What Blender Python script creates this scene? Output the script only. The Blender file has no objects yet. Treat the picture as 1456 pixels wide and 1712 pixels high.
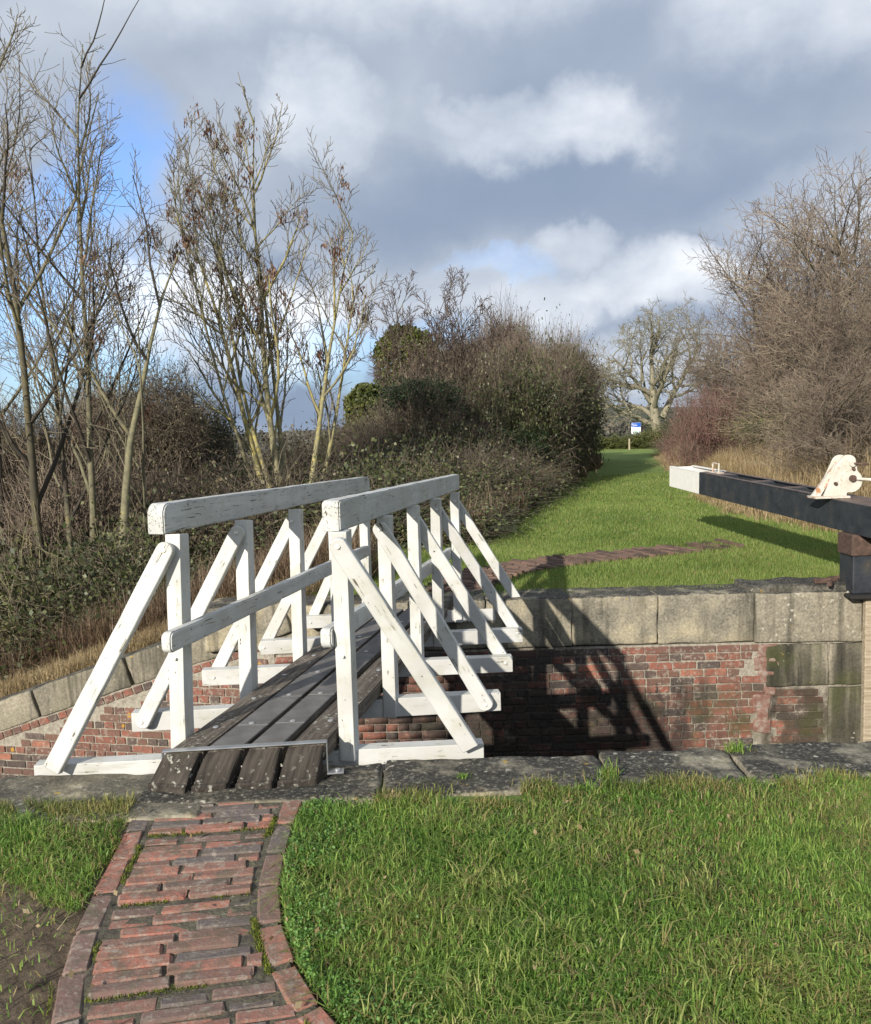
import bpy, bmesh, math, random
import numpy as np
from mathutils import Vector, Matrix, noise as mnoise

random.seed(7)
RAD = math.radians
scene = bpy.context.scene
C = scene.collection

# ------------------------------------------------------------------ camera
F, PITCH, ROLL, H = 1455.6, 0.089, 0.0267, 1.55
cp, sp, cr, sr = math.cos(PITCH), math.sin(PITCH), math.cos(ROLL), math.sin(ROLL)
RIGHT = Vector((cr, -sp * sr, -cp * sr)); UP = Vector((sr, sp * cr, cp * cr)); FWD = Vector((0, cp, -sp))
EYE = Vector((0, 0, H))
cam = bpy.data.cameras.new('camera')
cam.sensor_fit = 'HORIZONTAL'; cam.sensor_width = 36; cam.lens = 36 * F / 1456
cam.clip_start = 0.1; cam.clip_end = 12000
camo = bpy.data.objects.new('camera', cam); C.objects.link(camo)
M = Matrix((RIGHT, UP, -FWD)).transposed().to_4x4(); M.translation = EYE
camo.matrix_world = M
scene.camera = camo

def ray(px, py):
    return (FWD * F + RIGHT * (px - 728) + UP * (856 - py)).normalized()
def W(px, py, z=0.0):           # the point of the plane at height z that the photo shows there
    d = ray(px, py); return EYE + d * ((z - H) / d.z)
def WY(px, py, y):              # the point at distance y
    d = ray(px, py); return EYE + d * (y / d.y)
def proj(p):
    v = Vector(p) - EYE; d = v.dot(FWD)
    return 728 + F * v.dot(RIGHT) / d, 856 - F * v.dot(UP) / d

# ------------------------------------------------------------------ node helper
class NT:
    def __init__(s, tree): s.t = tree
    def n(s, typ, ins=None, **props):
        nd = s.t.nodes.new(typ)
        for k, v in props.items(): setattr(nd, k, v)
        for k, v in (ins or {}).items(): s.put(nd.inputs[k], v)
        return nd
    def put(s, sock, v):
        if isinstance(v, bpy.types.NodeSocket): s.t.links.new(v, sock)
        elif isinstance(v, (tuple, list)) and len(v) == 3 and sock.type == 'RGBA': sock.default_value = (*v, 1)
        else: sock.default_value = v
    def m(s, op, a, b=0.0, c=0.0, clamp=False):
        nd = s.n('ShaderNodeMath', {0: a, 1: b, 2: c}, operation=op); nd.use_clamp = clamp; return nd.outputs[0]
    def vm(s, op, a, b=(0, 0, 0)):
        return s.n('ShaderNodeVectorMath', {0: a, 1: b}, operation=op).outputs[0]
    def mix(s, f, a, b, mode='MIX'):
        nd = s.n('ShaderNodeMix', data_type='RGBA', blend_type=mode)
        s.put(nd.inputs[0], f); s.put(nd.inputs[6], a); s.put(nd.inputs[7], b); return nd.outputs[2]
    def noise(s, scale, detail=4, vec=None, rough=.55, dist=0.0, col=False):
        nd = s.n('ShaderNodeTexNoise', {'Scale': scale, 'Detail': detail, 'Roughness': rough, 'Distortion': dist})
        if vec is not None: s.put(nd.inputs['Vector'], vec)
        return nd.outputs[1 if col else 0]
    def vor(s, scale, vec=None, feature='F1', rnd=1.0):
        nd = s.n('ShaderNodeTexVoronoi', {'Scale': scale, 'Randomness': rnd}, feature=feature)
        if vec is not None: s.put(nd.inputs['Vector'], vec)
        return nd.outputs[0]
    def ramp(s, f, stops, interp='LINEAR'):
        nd = s.n('ShaderNodeValToRGB', {0: f}); e = nd.color_ramp; e.interpolation = interp
        while len(e.elements) < len(stops): e.elements.new(0.5)
        for el, (p, c) in zip(e.elements, stops):
            el.position = p; el.color = (*c, 1) if isinstance(c, tuple) else (c, c, c, 1)
        return nd.outputs[0]
    def step(s, f, a, b):         # smoothstep a->b
        return s.n('ShaderNodeMapRange', {0: f, 1: a, 2: b}, interpolation_type='SMOOTHSTEP').outputs[0]
    def obj(s): return s.n('ShaderNodeTexCoord').outputs['Object']
    def pos(s): return s.n('ShaderNodeNewGeometry').outputs['Position']
    def scl(s, v, k):
        return s.n('ShaderNodeMapping', {'Vector': v, 'Scale': k}).outputs[0]
    def sep(s, v): return s.n('ShaderNodeSeparateXYZ', {0: v}).outputs
    def rnd(s):                    # one random number per object and per loose piece
        a = s.n('ShaderNodeObjectInfo').outputs['Random']; b = s.n('ShaderNodeNewGeometry').outputs['Random Per Island']
        return s.m('FRACT', s.m('ADD', a, b))

def material(name, fn):
    m = bpy.data.materials.new(name); m.use_nodes = True
    t = m.node_tree; t.nodes.clear(); s = NT(t)
    out = s.n('ShaderNodeOutputMaterial')
    r = fn(s)      # dict: col, rough, bump, metal, trans
    b = s.n('ShaderNodeBsdfPrincipled')
    s.put(b.inputs['Base Color'], r['col']); s.put(b.inputs['Roughness'], r.get('rough', .8))
    s.put(b.inputs['Metallic'], r.get('metal', 0.0)); s.put(b.inputs['Specular IOR Level'], r.get('spec', .35))
    if 'bump' in r:
        bp = s.n('ShaderNodeBump', {'Height': r['bump'], 'Distance': r.get('bd', .01), 'Strength': r.get('bs', .8)})
        t.links.new(bp.outputs[0], b.inputs['Normal'])
    sh = b.outputs[0]
    if 'trans' in r:
        tr = s.n('ShaderNodeBsdfTranslucent'); s.put(tr.inputs[0], r['col'])
        sh = s.n('ShaderNodeMixShader', {0: r['trans'], 1: sh, 2: tr.outputs[0]}).outputs[0]
    t.links.new(sh, out.inputs[0])
    return m

# ------------------------------------------------------------------ sky and sun
SUN_AZ, SUN_EL = RAD(29.5), RAD(22)       # azimuth that the light travels towards (from +Y to +X), elevation
world = bpy.data.worlds.new('World'); scene.world = world; world.use_nodes = True
wt = world.node_tree; wt.nodes.clear(); s = NT(wt)
sky = s.n('ShaderNodeTexSky', sky_type='NISHITA'); sky.sun_disc = False
sky.sun_elevation = SUN_EL; sky.sun_rotation = SUN_AZ + math.pi
d = s.n('ShaderNodeTexCoord').outputs['Generated']
dx, dy, dz = s.sep(d)
zc = s.m('MAXIMUM', dz, 0.0)
den = s.m('ADD', zc, 0.18)
plane = s.n('ShaderNodeCombineXYZ', {0: s.m('DIVIDE', dx, den), 1: s.m('DIVIDE', dy, den), 2: s.m('MULTIPLY', zc, 1.0)}).outputs[0]
big = s.noise(1.0, 7, s.vm('ADD', plane, (3.1, 1.7, 0)), .5, .25)
fine = s.noise(5.2, 9, s.vm('ADD', s.vm('MULTIPLY', d, (1, 1, 1.5)), (7.3, 2.2, 0)), .55, .15)
warp = s.noise(6.0, 7, s.vm('ADD', d, (1.3, 5.2, 0)), .58, 0, True)
wd = s.vm('ADD', d, s.vm('MULTIPLY', s.vm('SUBTRACT', warp, (.5, .5, .5)), (.2, .2, .16)))
wx, wy, wz = s.sep(wd)
az = s.m('MULTIPLY', s.m('ARCTAN2', wx, wy), 57.3)
el = s.m('MULTIPLY', s.m('ARCSINE', wz, 0.0), 57.3)
def blob(a0, e0, wa, we, soft=1.0, tilt=0.0):
    a = s.m('SUBTRACT', az, a0); e = s.m('SUBTRACT', el, e0)
    if tilt: a = s.m('SUBTRACT', a, s.m('MULTIPLY', e, tilt))
    q = s.m('ADD', s.m('POWER', s.m('ABSOLUTE', s.m('DIVIDE', a, wa)), 2), s.m('POWER', s.m('ABSOLUTE', s.m('DIVIDE', e, we)), 2))
    return s.m('MULTIPLY', s.step(q, 2.1, 0.0), soft)
def total(bl):
    o = blob(*bl[0])
    for b in bl[1:]: o = s.m('MAXIMUM', o, blob(*b))
    return o
cloud = s.ramp(s.m('ADD', s.m('MULTIPLY', big, .7), s.m('MULTIPLY', fine, .3)),
               [(0.30, (.28, .33, .415)), (0.47, (.36, .41, .49)), (0.58, (.45, .495, .565)), (0.72, (.60, .64, .70))])
dark = total([(9, 14.3, 15, 3.4, .75), (14, 21, 13, 5, .6), (-9, 22, 9, 3, .35), (16, 13, 8, 4, .6), (-14, 10.5, 7, 1.2, .7), (-12, 2.2, 14, 2.2, .85), (12, 7.0, 9, .9, .5)])
cloud = s.mix(dark, cloud, (.175, .235, .345))
lite = total([(-7.4, 19.6, 3.0, 2.6, .75), (8.0, 18.2, 6.5, 2.0, .72, .0), (3.5, 19.6, 3, 1.2, .5), (-17, 8.0, 6.5, 3.0, 1.0), (-8.5, 5.2, 4, 1.6, .8), (9, 11.0, 2.4, 1.2, .6),
              (25, 25.0, 9, 4.5, .6), (16, 9.6, 5, 1.6, .75), (5.5, 8.2, 6.0, 1.6, .65), (12, 8.6, 5, 1.2, .6), (-8, 7.0, 6, 1.6, .75), (-5, 29, 26, 4.5, .6),
              (-12.5, 20.5, 3, 2.0, .2), (24, 13, 6, 2, .25)])
cloud = s.mix(s.m('MULTIPLY', lite, .85), cloud, s.ramp(fine, [(.32, (.42, .47, .55)), (.50, (.66, .70, .76)), (.66, (.95, .96, .98))]))
blue = total([(-20.3, 12.6, 3.4, 7.0, .85, .1), (-17.8, 14, 1.8, 3.5, .6), (-24, 9, 5, 4, .9), (-26.5, 25.5, 4, 1.6, .6), (-19.5, 14.5, 3.0, 3.8, .9), (4.6, 10.1, 2.6, .6, .18), (-6.5, 4.6, 5.5, 1.5, .45), (-12.5, 6.5, 3.5, 1.0, .4),
              (-22, 3.5, 6, 2.5, .75), (1.5, 5.5, 4, 1.2, .35)])
rest = s.m('MULTIPLY', s.step(big, .66, .75), s.step(s.m('ABSOLUTE', az), 36, 55))
blue = s.m('MAXIMUM', blue, rest)
blue = s.m('MULTIPLY', blue, s.m('MULTIPLY_ADD', s.step(fine, .66, .40), .45, .55))
skycol = s.mix(1.0, sky.outputs[0], (.10, .14, .205), 'MULTIPLY')
final = s.mix(blue, cloud, skycol)
grd = s.step(dz, -.01, -.06)
final = s.mix(grd, final, (.06, .065, .04))
bg = s.n('ShaderNodeBackground', {0: final, 1: 1.05})
wo = s.n('ShaderNodeOutputWorld'); wt.links.new(bg.outputs[0], wo.inputs[0])

sun = bpy.data.lights.new('sun', 'SUN'); sun.energy = 5.0; sun.angle = RAD(.6); sun.color = (1, .93, .82)
suno = bpy.data.objects.new('sun', sun); C.objects.link(suno)
sdir = Vector((math.sin(SUN_AZ) * math.cos(SUN_EL), math.cos(SUN_AZ) * math.cos(SUN_EL), -math.sin(SUN_EL)))
suno.rotation_euler = sdir.to_track_quat('-Z', 'Y').to_euler(); suno.location = (-5, -8, 6)
vs = scene.view_settings
scene.display_settings.display_device = 'sRGB'
vs.view_transform = 'Standard'; vs.look = 'None'; vs.exposure = 0.36; vs.gamma = 1; vs.use_curve_mapping = False
scene.cycles.max_bounces = 6; scene.cycles.diffuse_bounces = 3; scene.cycles.glossy_bounces = 2
scene.cycles.transparent_max_bounces = 4; scene.cycles.use_denoising = True

# ------------------------------------------------------------------ object helpers
WM = {}
def put(name, mesh, mats, parent=None, mw=None):
    o = bpy.data.objects.new(name, mesh); C.objects.link(o)
    if mesh is not None and mats is not None and not mesh.materials:
        for m in (mats if isinstance(mats, (list, tuple)) else [mats]): mesh.materials.append(m)
    mw = mw.copy() if mw is not None else Matrix.Identity(4)
    WM[o.name] = mw
    if parent is not None:
        o.parent = parent; o.matrix_basis = WM[parent.name].inverted() @ mw
    else: o.matrix_basis = mw
    return o
def thing(name, label, cat, loc, group=None):
    o = put(name, None, None, None, Matrix.Translation(Vector(loc)))
    o['label'] = label; o['category'] = cat
    if group: o['group'] = group
    return o
def tag(o, label=None, cat=None, kind=None, group=None):
    for k, v in (('label', label), ('category', cat), ('kind', kind), ('group', group)):
        if v: o[k] = v
    return o
def frame(origin, xdir, up=(0, 0, 1)):
    x = Vector(xdir).normalized(); y = Vector(up).cross(x).normalized(); z = x.cross(y)
    m = Matrix((x, y, z)).transposed().to_4x4(); m.translation = Vector(origin); return m
def done(bm, name='mesh', smooth=False):
    bmesh.ops.recalc_face_normals(bm, faces=bm.faces)
    me = bpy.data.meshes.new(name); bm.to_mesh(me); bm.free()
    if smooth: me.polygons.foreach_set('use_smooth', [True] * len(me.polygons))
    return me
def box_bm(x0, x1, y0, y1, z0, z1, bev=.004, seg=1, bm=None):
    b = bmesh.new()
    r = bmesh.ops.create_cube(b, size=1)
    for v in r['verts']:
        v.co = Vector((x0 + (v.co.x + .5) * (x1 - x0), y0 + (v.co.y + .5) * (y1 - y0), z0 + (v.co.z + .5) * (z1 - z0)))
    if bev: bmesh.ops.bevel(b, geom=b.edges[:], offset=bev, segments=seg, affect='EDGES', profile=.6)
    if bm is not None:
        t = bpy.data.meshes.new('t'); b.to_mesh(t); bm.from_mesh(t); bpy.data.meshes.remove(t); b.free(); return bm
    return b
def timber(x0, x1, y0, y1, z0, z1, bev=.005, cuts=10, wob=.0022, seed=0):
    """a sawn timber with slightly worn, uneven edges; grain along x"""
    b = box_bm(x0, x1, y0, y1, z0, z1, bev, 2)
    L = x1 - x0
    for k in range(1, cuts):
        bmesh.ops.bisect_plane(b, geom=b.verts[:] + b.edges[:] + b.faces[:], plane_co=(x0 + L * k / cuts, 0, 0), plane_no=(1, 0, 0))
    for v in b.verts:
        n = mnoise.noise_vector(v.co * 9 + Vector((seed * 7.1, seed * 3.3, 0)))
        v.co += n * wob
    return done(b)
def prism(outline, y0, y1, bev=.004, seg=1):
    """outline in x-z, extruded along y"""
    b = bmesh.new()
    f = b.faces.new([b.verts.new((x, y0, z)) for x, z in outline])
    r = bmesh.ops.extrude_face_region(b, geom=[f])
    bmesh.ops.translate(b, verts=[e for e in r['geom'] if isinstance(e, bmesh.types.BMVert)], vec=(0, y1 - y0, 0))
    if bev:
        ed = [e for e in b.edges if len(e.link_faces) == 2 and e.calc_face_angle(0) > .7]
        bmesh.ops.bevel(b, geom=ed, offset=bev, segments=seg, affect='EDGES')
    return b
def cyl_bm(r, h, n=16, bev=0.0, bm=None, loc=(0, 0, 0), axis='Z', r2=None):
    b = bmesh.new()
    bmesh.ops.create_cone(b, cap_ends=True, segments=n, radius1=r, radius2=r if r2 is None else r2, depth=h)
    if bev:
        ed = [e for e in b.edges if e.calc_face_angle(0) > 1.2]
        bmesh.ops.bevel(b, geom=ed, offset=bev, segments=1, affect='EDGES')
    if axis == 'X': bmesh.ops.rotate(b, verts=b.verts, matrix=Matrix.Rotation(math.pi / 2, 3, 'Y'))
    if axis == 'Y': bmesh.ops.rotate(b, verts=b.verts, matrix=Matrix.Rotation(math.pi / 2, 3, 'X'))
    bmesh.ops.translate(b, verts=b.verts, vec=loc)
    if bm is not None:
        t = bpy.data.meshes.new('t'); b.to_mesh(t); bm.from_mesh(t); bpy.data.meshes.remove(t); b.free(); return bm
    return b
def np_mesh(verts, faces_flat, nper, smooth=False, name='mesh'):
    me = bpy.data.meshes.new(name)
    nf = len(faces_flat) // nper
    me.vertices.add(len(verts)); me.vertices.foreach_set('co', np.asarray(verts, np.float32).ravel())
    me.loops.add(len(faces_flat)); me.loops.foreach_set('vertex_index', np.asarray(faces_flat, np.int32))
    me.polygons.add(nf); me.polygons.foreach_set('loop_start', np.arange(nf, dtype=np.int32) * nper)
    me.polygons.foreach_set('loop_total', np.full(nf, nper, np.int32))
    if smooth: me.polygons.foreach_set('use_smooth', np.ones(nf, bool))
    me.update(calc_edges=True); return me

# ------------------------------------------------------------------ materials
def grain(s, k=(3, 40, 40)):
    o = s.obj(); return s.noise(1.0, 6, s.scl(o, k), .6, .3), o
def white_paint(s, wear=.5, grey=0.0):
    o = s.vm('ADD', s.obj(), s.vm('MULTIPLY', s.n('ShaderNodeCombineXYZ', {0: s.n('ShaderNodeObjectInfo').outputs['Random'], 1: s.n('ShaderNodeObjectInfo').outputs['Random'], 2: 0.3}).outputs[0], (37, 11, 3)))
    g = s.noise(1.0, 6, s.scl(o, (2.2, 34, 34)), .6, .3)
    cr_, _ = None, None
    crack = s.noise(1.0, 3, s.scl(o, (5, 120, 120)), .5, .6)
    pat = s.noise(7, 5, o, .65)
    rn = s.n('ShaderNodeObjectInfo').outputs['Random']
    base = s.ramp(s.noise(3.1, 5, o), [(.3, (.43, .425, .40)), (.62, (.56, .565, .55))])
    base = s.mix(s.m('MULTIPLY', s.step(pat, .46, .72), .6), base, (.43, .42, .34))
    base = s.mix(s.m('MULTIPLY', s.step(s.noise(1.0, 4, s.scl(o, (3, 24, 24)), .6), .55, .72), .5), base, (.36, .36, .31))
    if grey: base = s.mix(s.m('MULTIPLY', s.step(g, .35, .65), grey), base, (.40, .41, .40))
    wearmask = s.m('MULTIPLY', s.step(crack, .60, .66), s.step(s.m('ADD', pat, s.m('MULTIPLY', rn, .06)), .60 - wear * .16, .68 - wear * .1))
    chip = s.step(s.noise(26, 4, s.scl(o, (1, 1.6, 1.6)), .6), .70 - .05 * wear, .73 - .05 * wear)
    wm = s.m('MAXIMUM', wearmask, chip)
    col = s.mix(wm, base, (.10, .085, .06))
    h = s.m('SUBTRACT', s.m('MULTIPLY', g, .35), s.m('MULTIPLY', wm, .9))
    return dict(col=col, rough=.55, bump=h, bd=.003, bs=.8)
M_white = material('white_painted_timber', lambda s: white_paint(s, .22))
M_rail = material('weathered_white_rail', lambda s: white_paint(s, .75, .7))
def deck_wood(s, lich=.5, dk=1.0):
    g, o = grain(s, (3, 46, 46)); n2 = s.noise(5, 5, o)
    col = s.ramp(g, [(.3, (.022, .018, .014)), (.5, (.07, .058, .046)), (.7, (.14, .12, .097))])
    col = s.mix(1.0, col, (dk, dk, dk * 1.02), 'MULTIPLY')
    col = s.mix(s.m('MULTIPLY', s.step(n2, .5, .7), .5), col, (.075 * dk, .068 * dk, .05 * dk))
    l = s.m('MULTIPLY', s.step(s.noise(38, 3, o, .5), .58, .64), s.step(s.noise(6, 3, o), .62 - .18 * lich, .74 - .18 * lich))
    col = s.mix(s.m('MULTIPLY', l, .8), col, (.36, .36, .31))
    return dict(col=col, rough=.85, bump=s.m('ADD', g, s.m('MULTIPLY', l, .2)), bd=.008, bs=.9)
M_deck = material('dark_weathered_oak', lambda s: deck_wood(s, .9, 1.5))
M_block = material('ramp_oak_with_lichen', lambda s: deck_wood(s, 1.2, .62))
M_mat = material('dark_grip_board', lambda s: dict(col=s.ramp(s.noise(8, 6, s.obj()), [(.3, (.10, .097, .095)), (.7, (.175, .168, .162))]), rough=.8, bump=s.noise(160, 3, s.obj()), bd=.002))
M_galv = material('galvanised_strip', lambda s: dict(col=s.ramp(s.noise(9, 5, s.obj()), [(.3, (.30, .31, .32)), (.7, (.48, .49, .50))]), rough=.42, metal=.75))
M_bolt = material('bolt_metal', lambda s: dict(col=(.42, .43, .44), rough=.45, metal=.6))
M_paintbolt = material('painted_bolt', lambda s: dict(col=s.ramp(s.noise(60, 3, s.obj()), [(.45, (.72, .71, .68)), (.62, (.45, .42, .36))]), rough=.5))

def wall_brick(s, path=False):
    o = s.obj(); p = s.pos(); r = s.rnd()
    big = s.noise(2.2, 5, p)
    if path:
        base = s.ramp(r, [(0.0, (.33, .135, .098)), (.24, (.25, .12, .092)), (.44, (.18, .11, .092)), (.60, (.115, .098, .096)), (.74, (.21, .115, .09)), (.86, (.31, .14, .10))], 'CONSTANT')
    else:
        base = s.ramp(r, [(0.0, (.25, .088, .060)), (.22, (.17, .070, .052)), (.42, (.12, .064, .052)), (.56, (.062, .050, .048)), (.70, (.16, .082, .060)), (.86, (.32, .125, .08)), (.94, (.085, .062, .055))], 'CONSTANT')
    col = s.mix(s.m('MULTIPLY', s.step(s.noise(24, 6, p, .65), .36, .66), .7), base, (.115, .085, .065) if not path else (.15, .115, .092))
    fl = s.noise(90, 4, p, .6)
    col = s.mix(s.m('MULTIPLY', s.step(fl, .52, .75), .45), col, (.05, .035, .03))
    bl = s.step(s.noise(30, 6, p, .66), .52, .64)
    col = s.mix(s.m('MULTIPLY', s.m('MULTIPLY', bl, s.step(big, .34, .55)), .75), col, (.30, .265, .22))
    if path:
        col = s.mix(s.m('MULTIPLY', s.step(s.noise(9, 6, p, .65), .50, .64), .7), col, (.105, .092, .066))
        col = s.mix(s.m('MULTIPLY', s.step(s.noise(55, 4, p, .6), .58, .66), .5), col, (.27, .24, .20))
        sh = s.m('ADD', s.m('MULTIPLY', fl, .5), s.noise(30, 5, p))
        return dict(col=col, rough=.85, bump=sh, bd=.005, bs=.8, spec=.3)
    x, y, z = s.sep(p)
    yl = s.m('MULTIPLY', s.step(s.noise(7, 5, p, .6), .66, .69), s.step(x, .2, -1.2))
    col = s.mix(yl, col, (.42, .23, .035))
    col = stains(s, p, col)
    return dict(col=col, rough=.8, bump=s.m('ADD', s.m('MULTIPLY', fl, .4), s.noise(30, 5, p)), bd=.006, bs=.9)
def stains(s, p, col, k=1.0):
    """damp black runs on the chamber wall, each with its own place"""
    x, y, z = s.sep(p)
    n = s.noise(1.0, 6, s.scl(p, (5.5, 1, 1.3)), .6, .4)
    nn = s.m('MULTIPLY', s.m('SUBTRACT', n, .5), 1.7)
    a = s.step(s.m('ADD', x, nn), 1.55, .95)                       # left of the gate side: wet and black
    b = s.m('MULTIPLY', s.step(s.m('ADD', x, nn), 2.7, 2.1), s.step(s.m('ADD', z, s.m('MULTIPLY', nn, .7)), -.78, -.98))
    keep = s.step(x, -.9, -.2)
    msk = s.m('MULTIPLY', s.m('MAXIMUM', s.m('MULTIPLY', a, .68), s.m('MULTIPLY', b, .9)), keep)
    msk = s.m('MULTIPLY', msk, s.step(s.noise(3.2, 5, p, .6), .28, .45))
    drip = s.m('MULTIPLY', s.step(n, .60, .70), .55)
    msk = s.m('MAXIMUM', msk, s.m('MULTIPLY', drip, keep))
    mud = s.m('MULTIPLY', s.m('MULTIPLY', s.step(x, 2.98, 3.08), s.step(z, -.88, -.95)), s.step(s.noise(5, 5, p, .6), .66, .45))
    col = s.mix(s.m('MULTIPLY', mud, .85 * k), col, (.05, .04, .028))
    green = s.m('MULTIPLY', s.m('MULTIPLY', s.step(s.noise(2.6, 5, s.vm('ADD', p, (4, 4, 4))), .5, .62), s.step(z, -.75, -1.2)), keep)
    col = s.mix(s.m('MULTIPLY', green, .6 * k), col, (.052, .056, .018))
    return s.mix(s.m('MULTIPLY', msk, .92 * k), col, (.019, .016, .014))
M_brick = material('old_wall_brick', wall_brick)
M_pbrick = material('path_brick', lambda s: wall_brick(s, True))
def mortar(s):
    p = s.pos(); col = s.ramp(s.noise(30, 5, p), [(.3, (.20, .175, .14)), (.7, (.38, .35, .29))])
    return dict(col=stains(s, p, col), rough=.95, bump=s.noise(70, 5, p), bd=.01)
M_mortar = material('lime_mortar', mortar)
def pink(s):
    p = s.pos(); return dict(col=s.ramp(s.noise(16, 5, p), [(.35, (.17, .085, .065)), (.5, (.22, .135, .11)), (.62, (.27, .22, .185))]), rough=.9, bump=s.noise(40, 5, p), bd=.01)
M_pink = material('brick_dust_render', pink)

def stone(s, tone='buff', dark=.0, spots=.4, green=0.0, topdark=.9):
    p = s.pos(); x, y, z = s.sep(p)
    cols = {'buff': [(.32, (.10, .092, .075)), (.5, (.24, .215, .16)), (.66, (.42, .36, .235))],
            'grey': [(.28, (.14, .13, .10)), (.5, (.25, .22, .165)), (.72, (.35, .31, .235))],
            'black': [(.28, (.014, .014, .013)), (.5, (.03, .029, .026)), (.72, (.12, .115, .10))]}[tone]
    r = s.n('ShaderNodeObjectInfo').outputs['Random']
    col = s.ramp(s.m('ADD', s.noise(3.6, 8, p, .62), s.m('MULTIPLY', s.m('SUBTRACT', r, .5), .12)), cols)
    col = s.mix(.35, col, s.ramp(s.noise(45, 6, p, .6), [(.3, (.03, .028, .022)), (.7, (.5, .46, .36))]))
    # vertical dirt runs
    run = s.noise(1.0, 5, s.scl(p, (6, 6, .55)), .6, .2)
    col = s.mix(s.m('MULTIPLY', s.step(run, .49, .63), .55 + dark * .4), col, (.035, .033, .025))
    if dark: col = s.mix(s.m('MULTIPLY', s.step(s.noise(1.0, 4, s.scl(p, (4.2, 4, .5)), .5), .60, .40), dark), col, (.018, .018, .014))
    if green: col = s.mix(s.m('MULTIPLY', s.step(s.noise(2.5, 5, p), .42, .65), green), col, (.06, .07, .018))
    # black and white lichen on the flat top
    nz = s.sep(s.n('ShaderNodeNewGeometry').outputs['Normal'])[2]
    top = s.m('MULTIPLY', s.step(nz, .35, .8), topdark)
    top = s.m('MULTIPLY', top, s.step(s.noise(4, 6, p, .65), .36, .50))
    col = s.mix(top, col, s.ramp(s.noise(46, 7, p, .7), [(.40, (.013, .013, .012)), (.53, (.036, .034, .030)), (.61, (.15, .14, .115)), (.70, (.38, .36, .29))]))
    v = s.vor(17, s.vm('ADD', p, s.vm('MULTIPLY', s.noise(20, 3, p, .5, 0, True), (.06, .06, .06))))
    lich = s.m('MULTIPLY', s.step(v, .26, .16), s.step(s.noise(3, 4, s.vm('ADD', p, (9, 9, 9))), .62 - .25 * spots, .70 - .2 * spots))
    lich = s.m('MULTIPLY', lich, s.step(s.noise(60, 3, p), .35, .5))
    col = s.mix(s.m('MULTIPLY', lich, .75), col, (.48, .46, .38))
    yl = s.m('MULTIPLY', s.step(s.noise(11, 4, s.vm('ADD', p, (2, 7, 1))), .70, .73), .8)
    col = s.mix(yl, col, (.40, .26, .05))
    h = s.m('ADD', s.m('MULTIPLY', s.noise(14, 8, p, .7), 1.0), s.m('MULTIPLY', lich, .12))
    return dict(col=col, rough=.9, bump=h, bd=.02, bs=.75)
M_buff = material('buff_coping_stone', lambda s: stone(s, 'buff', 0, .15))
M_wingstone = material('wing_coping_stone', lambda s: stone(s, 'grey', .25, .3, .15, .8))
M_grey = material('lichened_grey_stone', lambda s: stone(s, 'grey', 0, .95))
M_damp = material('damp_green_stone', lambda s: stone(s, 'grey', .8, .2, .5, .5))
M_near = material('blackened_coping_stone', lambda s: stone(s, 'buff', .0, .55, .15, .93))
M_near2 = material('lichened_buff_coping', lambda s: stone(s, 'buff', .0, .6, .1, .62))
M_black = material('black_lichen_stone', lambda s: stone(s, 'black', .2, .4))

def soil(s):
    p = s.pos(); x, y, z = s.sep(p)
    dirt = s.ramp(s.noise(14, 8, p, .68), [(.3, (.05, .036, .024)), (.55, (.14, .105, .072)), (.75, (.26, .20, .14))])
    gr = s.ramp(s.noise(7, 8, p, .7), [(.3, (.06, .105, .022)), (.55, (.13, .215, .042)), (.75, (.22, .29, .07))])
    f = s.m('MULTIPLY', s.step(s.noise(1.3, 5, s.vm('ADD', p, (3, 1, 0))), .60, .50), s.step(s.m('ADD', x, s.m('MULTIPLY', s.noise(3, 4, p), .4)), -.95, -.6))
    col = s.mix(f, dirt, gr)
    return dict(col=col, rough=.95, bump=s.noise(45, 8, p, .7), bd=.02, bs=1.0)
M_soil = material('soil_and_turf', soil)
def fargrass(s):
    p = s.pos(); x, y, z = s.sep(p)
    n1 = s.noise(.9, 5, p); n2 = s.noise(1.0, 7, s.scl(p, (30, 9, 9)), .75)
    col = s.ramp(s.m('ADD', s.m('MULTIPLY', n1, .45), s.m('MULTIPLY', n2, .6)), [(.32, (.085, .135, .03)), (.52, (.165, .235, .05)), (.72, (.25, .30, .08))])
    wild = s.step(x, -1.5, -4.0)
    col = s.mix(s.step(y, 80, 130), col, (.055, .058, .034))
    strw = s.ramp(s.noise(5, 7, p, .7), [(.3, (.045, .035, .02)), (.6, (.14, .11, .06))])
    col = s.mix(wild, col, strw)
    return dict(col=col, rough=.95, bump=s.noise(1.0, 6, s.scl(p, (25, 12, 12)), .7), bd=.06, bs=1.0)
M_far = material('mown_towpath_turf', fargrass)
def blade(c1, c2, c3, sc=.8, tr=.3, straw=.06):
    def f(s):
        r = s.n('ShaderNodeNewGeometry').outputs['Random Per Island']; p = s.pos()
        n = s.noise(sc, 5, p, .6)
        k = s.m('ADD', s.m('MULTIPLY', r, .42), s.m('MULTIPLY_ADD', n, .95, -.16))
        col = s.ramp(k, [(.22, c1), (.5, c2), (.80, c3)])
        col = s.mix(s.m('GREATER_THAN', s.m('FRACT', s.m('MULTIPLY', r, 17.3)), s.m('SUBTRACT', 1.0, s.m('MULTIPLY', straw, s.m('MULTIPLY', s.step(s.noise(1.9, 3, s.vm('ADD', p, (5, 5, 5))), .35, .65), 2.0)))), col, (.36, .30, .13))
        return dict(col=col, rough=.5, trans=tr, spec=.4)
    return f
M_grass = material('lawn_grass', blade((.085, .175, .032), (.20, .35, .066), (.40, .49, .13), 1.3, .5, .14))
M_grass2 = material('towpath_grass', blade((.10, .165, .036), (.21, .295, .068), (.33, .39, .12), .5, .5, .07))
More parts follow.
